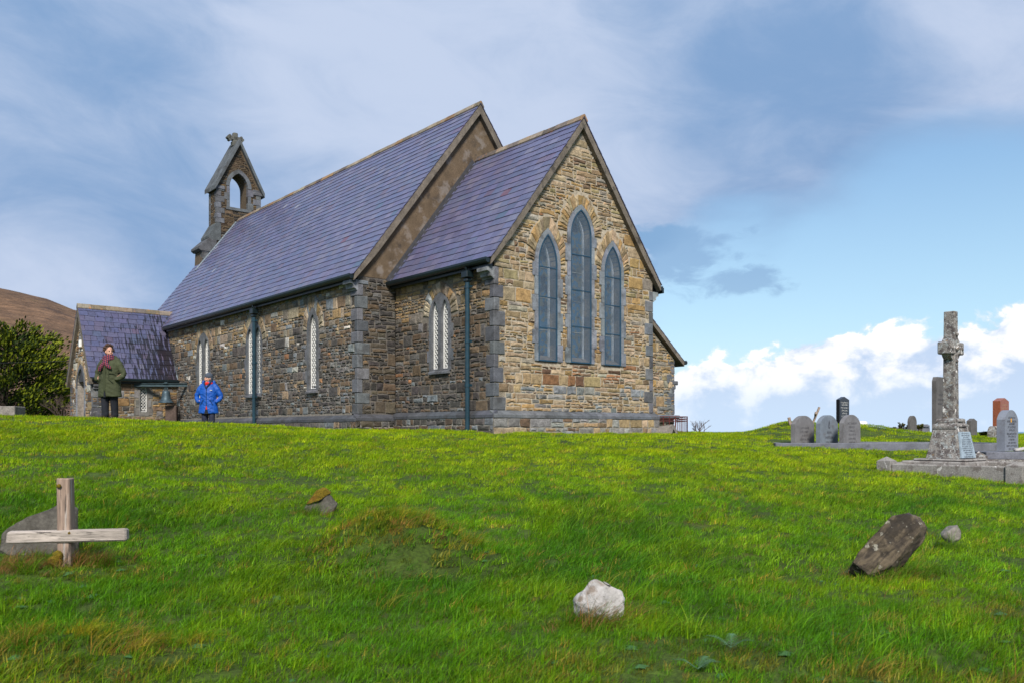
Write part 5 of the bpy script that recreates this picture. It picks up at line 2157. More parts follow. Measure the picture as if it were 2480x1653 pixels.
ZA = -.41
A = headstone('left one of three rounded grey headstones behind the long kerb', 1944, 18.75, .78, .10, .755, 'round', .19, 'headstone_warm', z=ZA)
inscription([.30, .34, .22, .38, .26], .062, 'letter_dark', A, face_M(-.0515, .50), 1.35, seed=3)
B = headstone('middle one of three rounded grey headstones, with a diamond emblem', 2003, 18.6, .74, .10, .765, 'round', .185, 'headstone_blue', z=ZA)
inscription(['BRIAN', 'SHERIDAN', '1934-2003'], .078, 'letter_dark', B, face_M(-.0515, .42), 1.4)
m = MB()
m.extrude([[(0, .46), (.045, .51), (.0, .66), (-.045, .51)], [(0, .485), (-.026, .512), (.0, .60), (.026, .512)]], lambda s, q, z_: (s, -q, z_), .0495, .0515)
m.build('emblem', 'letter_dark', B)
D3 = headstone('right one of three rounded grey headstones behind the long kerb', 2058.5, 18.45, .72, .10, .77, 'round', .185, 'headstone_warm', z=ZA)
inscription([.40, .24, .2, .28, 'JOHN JAMES', 'SHERIDAN', .2], .062, 'letter_dark', D3, face_M(-.0515, .60), 1.3, seed=5)
Dst = headstone('tall rounded grey headstone at the right edge, standing on a kerb', 2440, 15.0, .60, .135, .72, 'round', .17, 'headstone', z=-.345, sink=.0)
inscription([.3, 'ROBERT A BURTON', .24, .34, .22, 'MARGARET BURTON', .32, .26, .34, .46, .26], .055, 'letter_dark', Dst, face_M(-.069, .60), 1.0, .85, seed=6)
m = MB()
m.cbox((-.05, -.075, .50), (-.01, -.067, .57), .003)
m.build('gold_emblem', material('gold_paint', (.62, .30, .02), rough=.5), Dst)
Bk = headstone('tall black polished headstone with white lettering and peaked top', 2041, 28.0, .62, .12, 1.16, 'peak', .10, 'blackgranite', base=.06, z=-.02)
inscription(['In Loving Memory of', .36, .42, .36, .3, .4, .22, .46, .2], .068, 'letter_white', Bk, face_M(-.0615, 1.0), 1.35, .8, seed=7)
Rd = headstone('tall red granite headstone with peaked top near the sea', 2424, 24.0, .62, .20, 1.02, 'peak', .09, 'redgranite', z=-.08)
inscription(['In Loving Memory', .42, .34, .3], .07, 'letter_tan', Rd, face_M(-.1015, .86), 1.5, .8, seed=8)
Tg = headstone('tall lichen-streaked grey headstone half hidden by the stone cross', 2279, 20.0, .74, .10, 1.30, 'chamfer', .10, 'headstone_dark', z=-.03)
inscription([.3, .4, .4], .07, 'letter_dark', Tg, face_M(-.0515, .90, -.08), 1.5, seed=9)
headstone('small rounded grey headstone beside two low shrubs', 2209, 30.0, .50, .10, .62, 'round', .22, 'headstone_dark', z=-.07)
headstone('small brown-grey headstone with peaked top right of the stone cross', 2353.5, 26.0, .46, .13, .52, 'peak', .08, 'headstone_dark', z=-.13)
headstone('little dark lichened round stone at the foot of the red headstone', 2405, 23.3, .40, .14, .24, 'round', .15, 'lichen', z=-.10)

# long kerbed plot in front of the three headstones
def kerb_run(m, p, q, w, h, ch=.01):
    d = (q - p)
    M_ = Matrix.Translation(p) @ Matrix.Rotation(math.atan2(d.y, d.x), 4, 'Z')
    m.cbox((0, -w / 2, -h), (d.length, w / 2, 0), ch, M=M_)


k0, k1 = wp(1877, 1071, 18.2), wp(2432, 1071.5, 17.3)
kd = (k1 - k0).normalized()
kn_ = Vector((-kd.y, kd.x, 0))
plot = empty('grave_plot', k0 - Vector((0, 0, .3)))
tag(plot, 'long grey concrete grave kerb in front of the three rounded headstones', 'grave kerb')
for nm, p, q in (('kerb', k0, k1), ('kerb', k0 + kn_ * 2.4, k1 + kn_ * 2.4), ('kerb', k0 + kd * .07 + kn_ * .08, k0 + kd * .07 + kn_ * 2.32), ('kerb', k1 - kd * .07 + kn_ * .08, k1 - kd * .07 + kn_ * 2.32)):
    m = MB()
    base_ = plot.location
    kerb_run(m, p - base_, q - base_, .14, .18)
    m.build(nm, 'kerb', plot, center=False)
m = MB()
kerb_run(m, k0 - plot.location + kd * .3 + kn_ * .02 - Vector((0, 0, .18)), k1 - plot.location + kn_ * .02 - Vector((0, 0, .18)), .12, .32)
m.build('foundation', 'lichen', plot, center=False)
m = MB()
kerb_run(m, k0 - plot.location + kd * .15 + kn_ * 1.2 - Vector((0, 0, .13)), k1 - plot.location - kd * .15 + kn_ * 1.2 - Vector((0, 0, .13)), 2.2, .2)
m.build('plot_surface', 'kerb', plot, center=False)
# slab under the right-hand headstone
sl0 = wp(2376, 1092, 14.75)
sp_ = empty('grave_slab', sl0 - Vector((0, 0, .2)))
tag(sp_, 'grey kerb slab carrying the rounded headstone at the right edge', 'grave kerb')
m = MB()
kerb_run(m, Vector((0, .05, .2)), Vector((1.9, -.1, .2)), .5, .13)
m.build('slab', 'kerb', sp_, center=False)
m = MB()
kerb_run(m, Vector((-.03, -.14, .07)), Vector((1.9, -.29, .07)), .22, .35)
m.build('foundation', 'lichen', sp_, center=False)
fl = wp(2470, 1089, 14.6)
mm = MB()
mm.cbox((-.14, -.05, 0), (.2, .05, .05), .015)
o = mm.build('broken_marble', 'whiterock', loc=(fl.x + .05, fl.y, fl.z), rot=(R(4), R(-10), R(-6)))
tag(o, 'broken white marble piece lying at the foot of the right-edge headstone', 'stone fragment')
# low wall of a farther plot
fw = empty('grave_wall', wp(2150, 1048, 31))
tag(fw, 'pale grey low grave surround beyond the grassy mound', 'grave kerb')
m = MB()
m.cbox((0, 0, -.1), (1.55, .16, .22), .01)
m.build('wall', 'kerb', fw, center=False)
m = MB()
m.cbox((1.12, -.06, .222), (1.52, .2, .30), .02)
m.cbox((1.16, -.03, .30), (1.48, .17, .33), .01)
m.build('pier_cap', 'kerb', fw, center=False)


# ---- lichened memorial cross on its stepped pedestal, with kerb and posts
MO = Vector((6.02, 13.6, 0))


def mp(e, n, z): return MO + E_ * e + N_ * n + Vector((0, 0, EYE + z))


mcr = empty('memorial_cross', mp(.54, 1.08, -.55), R(-50))     # local x = east, y = north
tag(mcr, 'tall lichen-spotted granite ringed cross on a tapered pedestal with plaque', 'stone cross')


def frustum(m, z0, z1, ax, ay, bx, by, rr=0.0, seg=1):
    v = [(-ax, -ay, z0), (ax, -ay, z0), (ax, ay, z0), (-ax, ay, z0), (-bx, -by, z1), (bx, -by, z1), (bx, by, z1), (-bx, by, z1)]
    m.add(v, [(3, 2, 1, 0), (4, 5, 6, 7), (0, 1, 5, 4), (1, 2, 6, 5), (2, 3, 7, 6), (3, 0, 4, 7)])


def soften(o, w=.012, seg=2, sub=0):
    bv = o.modifiers.new('b', 'BEVEL')
    bv.width = w
    bv.segments = seg
    bv.limit_method = 'ANGLE'
    return o


m = MB()
m.cbox((-.62, -.44, -.2), (.42, .44, .065), .02)
m.cbox((-.44, -.40, .065), (.40, .42, .105), .02)
m.build('base_step', 'granite', mcr, center=False)
m = MB()
frustum(m, .10, .60, .262, .335, .185, .235)
soften(m.build('pedestal', 'lichen', mcr, center=False), .015)
m = MB()
for q, (z0, z1, a, b) in enumerate(((.60, .68, .19, .235), (.68, .76, .155, .19))):
    m.cbox((-a, -b, z0), (a, b, z1), .03)
for sg in (-1, 1):
    m.tube([(-.185, sg * .20, .615), (.185, sg * .20, .615)], .055, 12)
    m.tube([(-.15, sg * .155, .70), (.15, sg * .155, .70)], .055, 12)
m.build('cap_moulding', 'lichen', mcr, center=False)
m = MB()
frustum(m, .755, 2.50, .094, .096, .086, .066)
for sg in (-1, 1):     # tapering neck where ring joins
    m.tube([(-.06, sg * .10, 2.08), (.06, sg * .10, 2.08)], .03, 8)
shaft = soften(m.build('shaft', 'lichen', mcr, center=False), .014)
m = MB()
m.cbox((-.105, -.26, 1.80), (.105, -.06, 2.00), .015)
m.cbox((-.105, .06, 1.80), (.105, .26, 2.00), .015)
m.build('cross_arm', 'lichen', mcr, center=False)
m = MB()
for q in range(24):
    a0, a1 = 2 * math.pi * q / 24, 2 * math.pi * (q + 1) / 24
    ri, ro = .150, .205
    P = lambda r_, a_, x_: (x_, r_ * math.cos(a_), 1.90 + r_ * math.sin(a_))
    v = [P(ri, a0, -.07), P(ro, a0, -.07), P(ro, a1, -.07), P(ri, a1, -.07), P(ri, a0, .07), P(ro, a0, .07), P(ro, a1, .07), P(ri, a1, .07)]
    m.add(v, [(0, 1, 2, 3), (7, 6, 5, 4), (1, 5, 6, 2), (3, 7, 4, 0)])
m.build('ring', 'lichen', mcr, center=False)
for (yy, zz, rr) in ((0, 1.90, .045), (-.18, 1.90, .03), (.18, 1.90, .036), (0, 2.12, .032), (0, 1.69, .026)):
    m = MB()
    ellipsoid(m, (.100, yy, zz), (rr * .8, rr, rr), None, 10, 8)
    m.build('boss', 'lichen', mcr, smooth=True)
m = MB()
a_ = math.atan2(.262 - .185, .5)
pm = Matrix.Translation((.262 + .012, 0, .10)) @ Matrix.Rotation(-a_, 4, 'Y')
m.add([tuple(pm @ Vector(q)) for q in ((-.01, -.275, .02), (-.01, .275, .02), (-.01, .205, .445), (-.01, -.205, .445), (.014, -.275, .02), (.014, .275, .02), (.014, .205, .445), (.014, -.205, .445))],
      [(0, 3, 2, 1), (4, 5, 6, 7), (0, 1, 5, 4), (1, 2, 6, 5), (2, 3, 7, 6), (3, 0, 4, 7)])
plaque = m.build('plaque', 'plaque', mcr, center=False)
inscription([.28, .30, .2, .32, .34, .36, .38, .38, .36, .3, .2, .34], .034, 'letter_dark', plaque,
            pm @ Matrix.Translation((.0155, 0, .43)) @ Matrix.Rotation(R(90), 4, 'Z') @ Matrix.Rotation(R(90), 4, 'X'), 1.02, seed=10)
mk = empty('memorial_kerb', mp(0, 0, -.7), R(-50))
tag(mk, 'lichened granite kerb with pyramid-topped corner posts round the stone cross', 'grave kerb')


def post(e, n, h=.30, w=.115, zg=0):
    m = MB()
    frustum(m, -.15 + zg, h - .075 + zg, w, w, w, w)
    m.add([(-w, -w, h - .075 + zg), (w, -w, h - .075 + zg), (w, w, h - .075 + zg), (-w, w, h - .075 + zg), (0, 0, h + zg)], [(0, 1, 4), (1, 2, 4), (2, 3, 4), (3, 0, 4)])
    m.v = [(a + e, b + n, c) for a, b, c in m.v]
    soften(m.build('corner_post', 'granite', mk, center=False), .012)


KE, KN = 1.90, 2.2
post(0, 0)
post(KE, 0, zg=-.02)
post(0, KN)
post(KE, KN)
for lo, hi in (((.12, -.09, -.2), (KE - .12, .09, .19)), ((.12, KN - .09, -.2), (KE - .12, KN + .09, .19)), ((-.09, .12, -.2), (.09, KN - .12, .19)), ((KE - .09, .12, -.2), (KE + .09, KN - .12, .19))):
    m = MB()
    m.cbox(lo, hi, .02, jit=.008)
    m.build('kerb', 'granite', mk, center=False)
m = MB()
m.box((.1, .1, -.3), (KE - .1, KN - .1, .10))
m.build('plot_surface', 'greyrock', mk, center=False)
cp = wp(2371, 1126, 14.3)
m = MB()
frustum(m, -.2, .16, .10, .10, .10, .10)
m.add([(-.1, -.1, .16), (.1, -.1, .16), (.1, .1, .16), (-.1, .1, .16), (0, 0, .24)], [(0, 1, 4), (1, 2, 4), (2, 3, 4), (3, 0, 4)])
o = m.build('kerb_post', 'lichen', loc=(cp.x, cp.y, cp.z), rot=(0, 0, R(-50)))
tag(o, 'mossy granite kerb post with pyramid top behind the plaque', 'kerb post')


# ---- small crosses, posts and blocks near the mound
def plank(m, p, q, w, t, up=Vector((0, 0, 1)), ch=.006, jit=.002):
    d = Vector(q) - Vector(p)
    x = d.normalized()
    y = up.cross(x)
    y = y.normalized() if y.length > 1e-4 else Vector((0, 1, 0))
    z = x.cross(y)
    M_ = Matrix((x, y, z)).transposed().to_4x4()
    M_.translation = Vector(p)
    m.cbox((0, -t / 2, -w / 2), (d.length, t / 2, w / 2), ch, M=M_, jit=jit)


lc = wp(1969, 1022, 23.0)
lcr = empty('leaning_cross', lc)
tag(lcr, 'small grey wooden cross leaning far to the right on the mound', 'grave cross')
m = MB()
plank(m, (-.06, 0, -.15), (.19, .04, .42), .05, .05)
m.build('upright', 'wood', lcr, center=False)
m = MB()
plank(m, (.02, -.16, .26), (.13, .2, .19), .07, .05)
m.build('cross_bar', 'wood', lcr, center=False)
pp = wp(1915, 1027, 23.4)
m = MB()
plank(m, (.02, 0, -.15), (-.05, 0, .20), .07, .06, up=Vector((1, 0, 0)))
o = m.build('stub_post', 'wood', loc=(pp.x, pp.y, pp.z))
tag(o, 'short weathered post stub leaning left on the mound', 'post')
wv = wp(2087, 1032, 25.2)
m = MB()
m.lathe([(.0, -.1), (.16, -.1), (.16, .12), (.12, .16), (.0, .17)], 14)
vs0 = m.build('grave_vase', 'white', loc=(wv.x, wv.y, wv.z + .0), smooth=True)
tag(vs0, 'squat white vessel with a handle on the mound beside the headstones', 'vase')
m = MB()
m.tube([(-.15, 0, .13), (-.17, 0, .24), (-.1, 0, .24)], .012, 6)
m.build('handle', 'steel', vs0, center=False)
blk = wp(17, 1003, 20.5)
bl = MB()
bl.cbox((-1.1, -.3, -.4), (.30, .3, .20), .015)
o = bl.build('concrete_block', 'greyrock', loc=(blk.x, blk.y, blk.z), rot=(0, 0, R(8)))
tag(o, 'low grey grave block at the far left edge in front of the conifer', 'grave block')

# ---- foreground wooden cross and the stone behind it
wc = wp(157, 1365, 6.45)
wcr = empty('wooden_cross', (wc.x, wc.y, wc.z), R(6))
tag(wcr, 'weathered wooden grave cross with moss in the left foreground', 'grave cross')
m = MB()
plank(m, (.02, 0, -.35), (.0, .01, .655), .098, .10, up=Vector((1, 0, 0)), ch=.008, jit=.004)
up_ = m.build('upright', 'wood_upright', wcr, center=False)
m = MB()
plank(m, (-.395, -.035, .212), (.465, -.02, .226), .092, .075, ch=.012, jit=.004)
m.build('cross_bar', 'wood_bar', wcr, center=False)


def blob(name, mat, dims, seed, amp=.18, freq=2.2, sub_=3, facets=0, parent=None, loc=(0, 0, 0), rot=(0, 0, 0)):
    """noise-broken lump; facets > 0 first cuts it with that many random planes like cleft rock"""
    rf = random.Random(seed)
    pl = []
    for _ in range(facets):
        n_ = Vector((rf.gauss(0, 1), rf.gauss(0, 1), rf.gauss(0, 1))).normalized()
        pl.append((n_, rf.uniform(.62, .92)))
    bm = bmesh.new()
    bmesh.ops.create_icosphere(bm, subdivisions=sub_, radius=1)
    for v in bm.verts:
        p = v.co.copy()
        k = 1.15 if facets else 1.0
        for n_, d in pl:
            q = n_.dot(p)
            if q > 1e-3:
                k = min(k, d / q)
        p = p * k
        nn = noise.noise(p * freq + Vector((seed * 3.7, seed, 0))) * amp + noise.noise(p * freq * 2.9 + Vector((seed, 9, seed))) * amp * .3
        p = p * (1 + nn)
        v.co = Vector((p.x * dims[0], p.y * dims[1], p.z * dims[2]))
    me = bpy.data.meshes.new(name)
    bm.to_mesh(me)
    bm.free()
    me.polygons.foreach_set('use_smooth', [True] * len(me.polygons))
    me.materials.append(MAT[mat])
    o = bpy.data.objects.new(name, me)
    C.objects.link(o)
    o.location = loc
    o.rotation_euler = rot
    o.parent = parent
    return o


def hull_rock(name, mat, pts, seed, amp=.012, freq=9.0, loc=(0, 0, 0), rot=(0, 0, 0), parent=None, cuts=3, bev=.012, lay=None):
    """cleft rock: convex hull of chosen corners, edges worn by bevel, face broken by noise"""
    bm = bmesh.new()
    for p in pts:
        bm.verts.new(p)
    r_ = bmesh.ops.convex_hull(bm, input=bm.verts[:])
    junk = [v for v in bm.verts if not v.link_faces]
    bmesh.ops.delete(bm, geom=junk, context='VERTS')
    bmesh.ops.dissolve_limit(bm, angle_limit=R(4), verts=bm.verts[:], edges=bm.edges[:])
    bmesh.ops.bevel(bm, geom=bm.edges[:], offset=bev, segments=2, affect='EDGES', profile=.6)
    bmesh.ops.triangulate(bm, faces=bm.faces[:])
    for _ in range(cuts):
        le = [e for e in bm.edges if e.calc_length() > .022]
        if not le:
            break
        bmesh.ops.subdivide_edges(bm, edges=le, cuts=1)
        bmesh.ops.triangulate(bm, faces=[f for f in bm.faces if len(f.verts) > 3])
    bm.normal_update()
    for v in bm.verts:
        p = v.co * freq + Vector((seed, seed * 2.1, 0))
        v.co += v.normal * (noise.noise(p) * amp + noise.noise(p * 2.7) * amp * .5 - abs(noise.noise(p * .6 + Vector((9, 2, 4)))) * amp * 1.2)
        if lay:      # bedding planes: stepped ledges parallel to the cleavage
            t_ = v.co.dot(Vector(lay)) * 26 + noise.noise(p * .35) * .9
            v.co += v.normal * (.009 * (abs((t_ % 1.0) - .5) - .25))
    me = bpy.data.meshes.new(name)
    bm.to_mesh(me)
    bm.free()
    me.polygons.foreach_set('use_smooth', [True] * len(me.polygons))
    me.materials.append(MAT[mat])
    o = bpy.data.objects.new(name, me)
    C.objects.link(o)
    o.location, o.rotation_euler, o.parent = loc, rot, parent
    return o


def slab_pts(outline, d, inset=.9, skew=(0, 0)):
    cx = sum(p[0] for p in outline) / len(outline)
    cz = sum(p[1] for p in outline) / len(outline)
    out = []
    for x, z in outline:
        out.append((x, 0, z))
        out.append((cx + (x - cx) * inset - skew[0], -d / 2, cz + (z - cz) * inset - skew[1]))
        out.append((cx + (x - cx) * inset + skew[0], d / 2, cz + (z - cz) * inset + skew[1]))
    return out


for (x, z, r) in ((-.02, .60, .017), (.055, .245, .015), (-.05, .03, .055), (-.03, .075, .04)):
    blob('moss', 'moss', (r, r * .6, r), 3, .3, 3, 2, parent=wcr, loc=(x, -.058, z))
fs_ = wp(90, 1290, 6.85)
q_ = .00334
o = hull_rock('flat_stone', 'darkrock', slab_pts([((px - 90) * q_, (1290 - py) * q_) for px, py in ((4, 1335), (10, 1290), (40, 1262), (85, 1240), (137, 1218), (180, 1228), (190, 1345), (90, 1390))], .09), 4, .012, 7, loc=tuple(fs_), rot=(R(-14), 0, R(8)))
o.data.materials[0] = MAT['greyslab'] = material('grey_slab', (.085, .078, .066), rough=.95, grain=[(7, .3), (40, .3)], patches=[((.05, .045, .035), 6, .52, .66, .7), ((.24, .23, .21), 12, .64, .72, .6)], bump=[(30, .8, .015)])
tag(o, 'flat grey stone standing in the grass behind the wooden cross', 'stone')
wr = wp(1450, 1450, 5.25)
o = hull_rock('white_rock', 'whiterock', [(-.175, -.01, -.01), (-.12, -.05, .055), (-.05, -.02, .155), (-.015, -.03, .165), (.05, -.05, .125), (.13, -.03, .075), (.172, .0, .01), (.165, -.05, -.06), (.13, -.09, -.16), (.0, -.12, -.02), (-.09, -.11, -.03), (-.14, .1, -.05), (-.02, .12, .10), (.12, .1, .03), (0, 0, -.25), (.1, -.05, -.25), (-.12, .0, -.22)], 5, .016, 11, loc=tuple(wr), rot=(0, 0, R(-4)))
o.scale = (1, 1, .86)
tag(o, 'chunky white quartz rock sunk in the grass in the foreground', 'rock')
dk = wp(2150, 1320, 6.3)
q_ = .00307
o = hull_rock('leaning_slab', 'cleftrock', slab_pts([((px - 2150) * q_, (1320 - py) * q_) for px, py in ((2056, 1385), (2075, 1350), (2110, 1308), (2165, 1250), (2200, 1238), (2224, 1246), (2243, 1274), (2235, 1300), (2190, 1358), (2150, 1400), (2100, 1420))], .22, .82, (.03, -.03)), 7, .009, 12, loc=tuple(dk), rot=(R(-10), 0, R(-14)), cuts=4, bev=.006, lay=(-.55, -.45, .62))
tag(o, 'dark mossy stone slab leaning out of the grass at the right', 'stone')
hull_rock('moss', 'moss', [(-.07, -.06, .07), (.04, -.09, .175), (.15, -.06, .215), (.16, .02, .225), (.05, .03, .195), (-.06, .02, .09), (.05, -.02, .15)], 9, .008, 14, parent=o, cuts=2)
sr = wp(2303, 1290, 7.4)
o = hull_rock('small_rock', 'greyrock', [(-.09, 0, -.03), (-.06, -.05, .015), (.03, -.05, .065), (.06, .0, .085), (.085, -.03, .02), (.06, -.05, -.05), (-.02, -.06, -.06), (0, .07, .06), (-.07, .06, 0), (.07, .06, 0), (0, 0, -.12)], 5, .008, 12, loc=tuple(sr))
tag(o, 'small grey rock in the grass right of the leaning slab', 'rock')
mr = wp(772, 1232, 8.6)
o = hull_rock('mossy_rock', 'greyslab', [(-.17, -.02, -.07), (-.10, -.06, .02), (-.01, -.03, .14), (.06, -.03, .165), (.12, -.02, .11), (.175, .0, .05), (.1, -.09, -.04), (-.08, -.1, -.06), (0, .12, .1), (.13, .1, .02), (-.12, .1, -.04), (0, 0, -.2)], 6, .012, 10, loc=tuple(mr))
o.scale = (1.25, 1.25, 1.3)
tag(o, 'grey rock capped with golden moss left of the grassy hump', 'rock')
hull_rock('moss', 'moss', [(-.105, -.07, .03), (-.01, -.06, .15), (.06, -.055, .178), (.11, -.03, .13), (.03, -.09, .07), (.02, .03, .165), (.09, .03, .14), (-.06, .02, .1)], 8, .010, 16, parent=o, cuts=2)

# ---- railing, carved stone
ra = empty('railing', (0, 0, 0))
p0, p1, p2 = wp(1592, 1047, 22.9), wp(1664, 1047, 23.2), wp(1636, 1047, 25.6)
for p in (p0, p1, p2):
    p.z = EYE - .12
ra.location = p0
tag(ra, 'red-brown iron railing beside the right corner of the church', 'railing')
for (a, b, nb) in ((p0, p1, 6), (p1, p2, 7)):
    for hz, nm in ((.52, 'rail'), (.455, 'rail'), (.40, 'rail')):
        m = MB()
        m.tube([a - p0 + Vector((0, 0, hz)), b - p0 + Vector((0, 0, hz))], .012, 6)
        m.build(nm, 'rust', ra, center=False)
    for k in range(nb):
        q = a + (b - a) * (k / (nb - 1)) - p0
        m = MB()
        m.tube([q + Vector((0, 0, -.1)), q + Vector((0, 0, .53))], .013 if k not in (0, nb - 1) else .02, 6)
        m.build('bar', 'rust', ra, center=False)
cs = wp(1612, 1049, 22.0)
m = MB()
m.extrude([[(-.20, 0), (-.09, 0), (.0, .12), (.10, 0), (.19, 0), (.11, .17), (.03, .235), (-.03, .235), (-.12, .17)]], lambda s, q, z_: (s, -q, z_), -.25, .25, back=True)
o = soften(m.build('carved_stone', 'greyrock', loc=(cs.x, cs.y, cs.z - .02), rot=(R(-6), 0, R(48))), .02)
tag(o, 'arched grey coping stone lying at the right corner of the church', 'stone')


# ------------------------------------------------------------------ trees, shrubs, cable
def conifer(px, Y, label, hw, H):
    X = (px - 1240) / F * Y
    z0 = gz(X, Y) - .3
    root = empty('conifer', (X, Y, z0))
    tag(root, label, 'tree')
    rt = random.Random(21)
    m = MB()
    m.tube([(0, 0, 0), (.05, 0, H * .3), (.1, 0, H * .65), (.15, 0, H * .92)], [.22, .17, .10, .03], 8)
    m.build('trunk', 'bark', root, center=False)
    cr = MB()
    limbs = MB()
    nb = 120
    for k in range(nb):
        u = (k + .5) / nb
        zt = H * (.04 + .92 * u)
        a = k * 2.39996 + rt.uniform(-.3, .3)
        prof = math.sin(math.pi * min(1, (1 - u) * .62 + .10)) ** .7
        rr = hw * prof * rt.uniform(.72, 1.1)
        base = Vector((.1 * u, 0, zt * .86))
        tip = Vector((math.cos(a) * rr + .25 * u, math.sin(a) * rr * .9, zt + .18 * rr + rt.uniform(-.1, .25)))
        limbs.tube([base, (base + tip) / 2 + Vector((0, 0, -.08)), tip], [.035, .022, .008], 4)
        dirb = (tip - base).normalized()
        nsp = 230
        for q in range(nsp):
            t = rt.random() ** .55
            c = base + (tip - base) * (.28 + .76 * t) + Vector((rt.gauss(0, .11), rt.gauss(0, .11), rt.gauss(0, .07))) * (.5 + rr * .5)
            d = (dirb * rt.uniform(.6, 1.1) + Vector((rt.uniform(-.45, .65), rt.uniform(-.5, .5), rt.uniform(.0, .85)))).normalized()
            L = rt.uniform(.10, .24)
            w_ = rt.uniform(.022, .045)
            sx = d.cross(Vector((rt.uniform(-1, 1), rt.uniform(-1, 1), rt.uniform(.2, 1)))).normalized() * w_
            g_ = rt.random()
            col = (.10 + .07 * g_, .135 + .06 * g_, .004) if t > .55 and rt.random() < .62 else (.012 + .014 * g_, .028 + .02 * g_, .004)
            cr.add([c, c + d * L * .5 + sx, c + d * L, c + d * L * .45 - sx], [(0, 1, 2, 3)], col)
    limbs.build('limbs', 'bark', root, center=False)
    lm = material('cypress_foliage', attr=True, rough=.8, grain=[(3, .25)])
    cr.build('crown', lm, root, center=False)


conifer(8, 36.0, 'bushy yellow-green cypress tree left of the porch', 2.75, 4.65)


def shrub(px, py, Y, label, H, seed, mat='twig', spread=.8, n0=7, leaf=False):
    b = wp(px, py, Y)
    root = empty('bare_shrub' if not leaf else 'low_shrub', (b.x, b.y, b.z - .05))
    tag(root, label, 'shrub')
    rs = random.Random(seed)
    m = MB()
    lv = MB()

    def grow(p, d, L, r, lvl):
        q = p + d * L
        m.tube([p, (p + q) / 2 + Vector((rs.uniform(-.03, .03), rs.uniform(-.03, .03), 0)) * L, q], [r, r * .8, r * .6], 4, cap=False)
        if leaf:
            for _ in range(5):
                c = p + (q - p) * rs.random()
                dd = Vector((rs.uniform(-1, 1), rs.uniform(-1, 1), rs.uniform(-.2, 1))).normalized() * .05
                sd = dd.cross(Vector((rs.uniform(-1, 1), 0, 1))).normalized() * .018
                lv.add([c, c + dd * .5 + sd, c + dd, c + dd * .5 - sd], [(0, 1, 2, 3)], (.09 + rs.random() * .06, .10 + rs.random() * .04, .015))
        if lvl < 3:
            for _ in range(rs.choice((2, 3))):
                nd = (d + Vector((rs.uniform(-.7, .7), rs.uniform(-.7, .7), rs.uniform(-.1, .4)))).normalized()
                grow(p + (q - p) * rs.uniform(.5, 1), nd, L * rs.uniform(.5, .75), r * .6, lvl + 1)
    for k in range(n0):
        d = Vector((rs.uniform(-1, 1) * spread, rs.uniform(-1, 1) * spread, 1)).normalized()
        grow(Vector((rs.uniform(-.1, .1), rs.uniform(-.1, .1), 0)), d, H * rs.uniform(.4, .6), .012, 0)
    m.build('branches', mat, root, center=False)
    if leaf:
        lm = material('shrub_leaf', attr=True, rough=.7)
        lv.build('leaves', lm, root, center=False)


shrub(1694, 1050, 26.0, 'leafless twiggy shrub on the skyline right of the railing', .55, 3, n0=9)
shrub(150, 1010, 34.5, 'bare twiggy bush at the foot of the conifer by the porch', 1.1, 5, n0=12)
shrub(2180, 1040, 30.3, 'low leafy shrub left of the small rounded headstone', .28, 8, leaf=True, spread=1.2)
shrub(2231, 1040, 30.3, 'low leafy shrub right of the small rounded headstone', .26, 9, leaf=True, spread=1.2)
shrub(2385, 1052, 25.0, 'small brownish tuft of shrub left of the red headstone', .16, 12, leaf=True, spread=1.3)
ca, cb = Vector((-60, 44, EYE + 4.2)), loc2w(PX0 - .05, PY + .3, 2.65)
pts = []
for k in range(21):
    u = k / 20
    p = ca.lerp(cb, u)
    p.z -= .9 * 4 * u * (1 - u) * .5
    pts.append(p)
m = MB()
m.tube(pts, .012, 5)
o = m.build('overhead_cable', 'cable', center=False)
tag(o, 'thin black overhead cable running from the left edge to the porch', 'cable')


# ------------------------------------------------------------------ grass
def grass_material():
    mt = bpy.data.materials.new('grass_blade')
    mt.use_nodes = True
    t = mt.node_tree
    t.nodes.clear()
    g = NT(t)
    tint = g.n('ShaderNodeAttribute', attribute_name='tint', attribute_type='INSTANCER').outputs['Color']
    var = g.n('ShaderNodeAttribute', attribute_name='Col').outputs['Color']
    c = g.mix(1.0, tint, var, 'MULTIPLY')
    p = g.n('ShaderNodeBsdfPrincipled', {'Base Color': c, 'Roughness': .55, 'Specular IOR Level': .25})
    tr = g.n('ShaderNodeBsdfTranslucent', {'Color': c})
    mx = g.n('ShaderNodeMixShader', {0: .35, 1: p, 2: tr})
    g.n('ShaderNodeOutputMaterial', {0: mx})
    return mt


GM = grass_material()


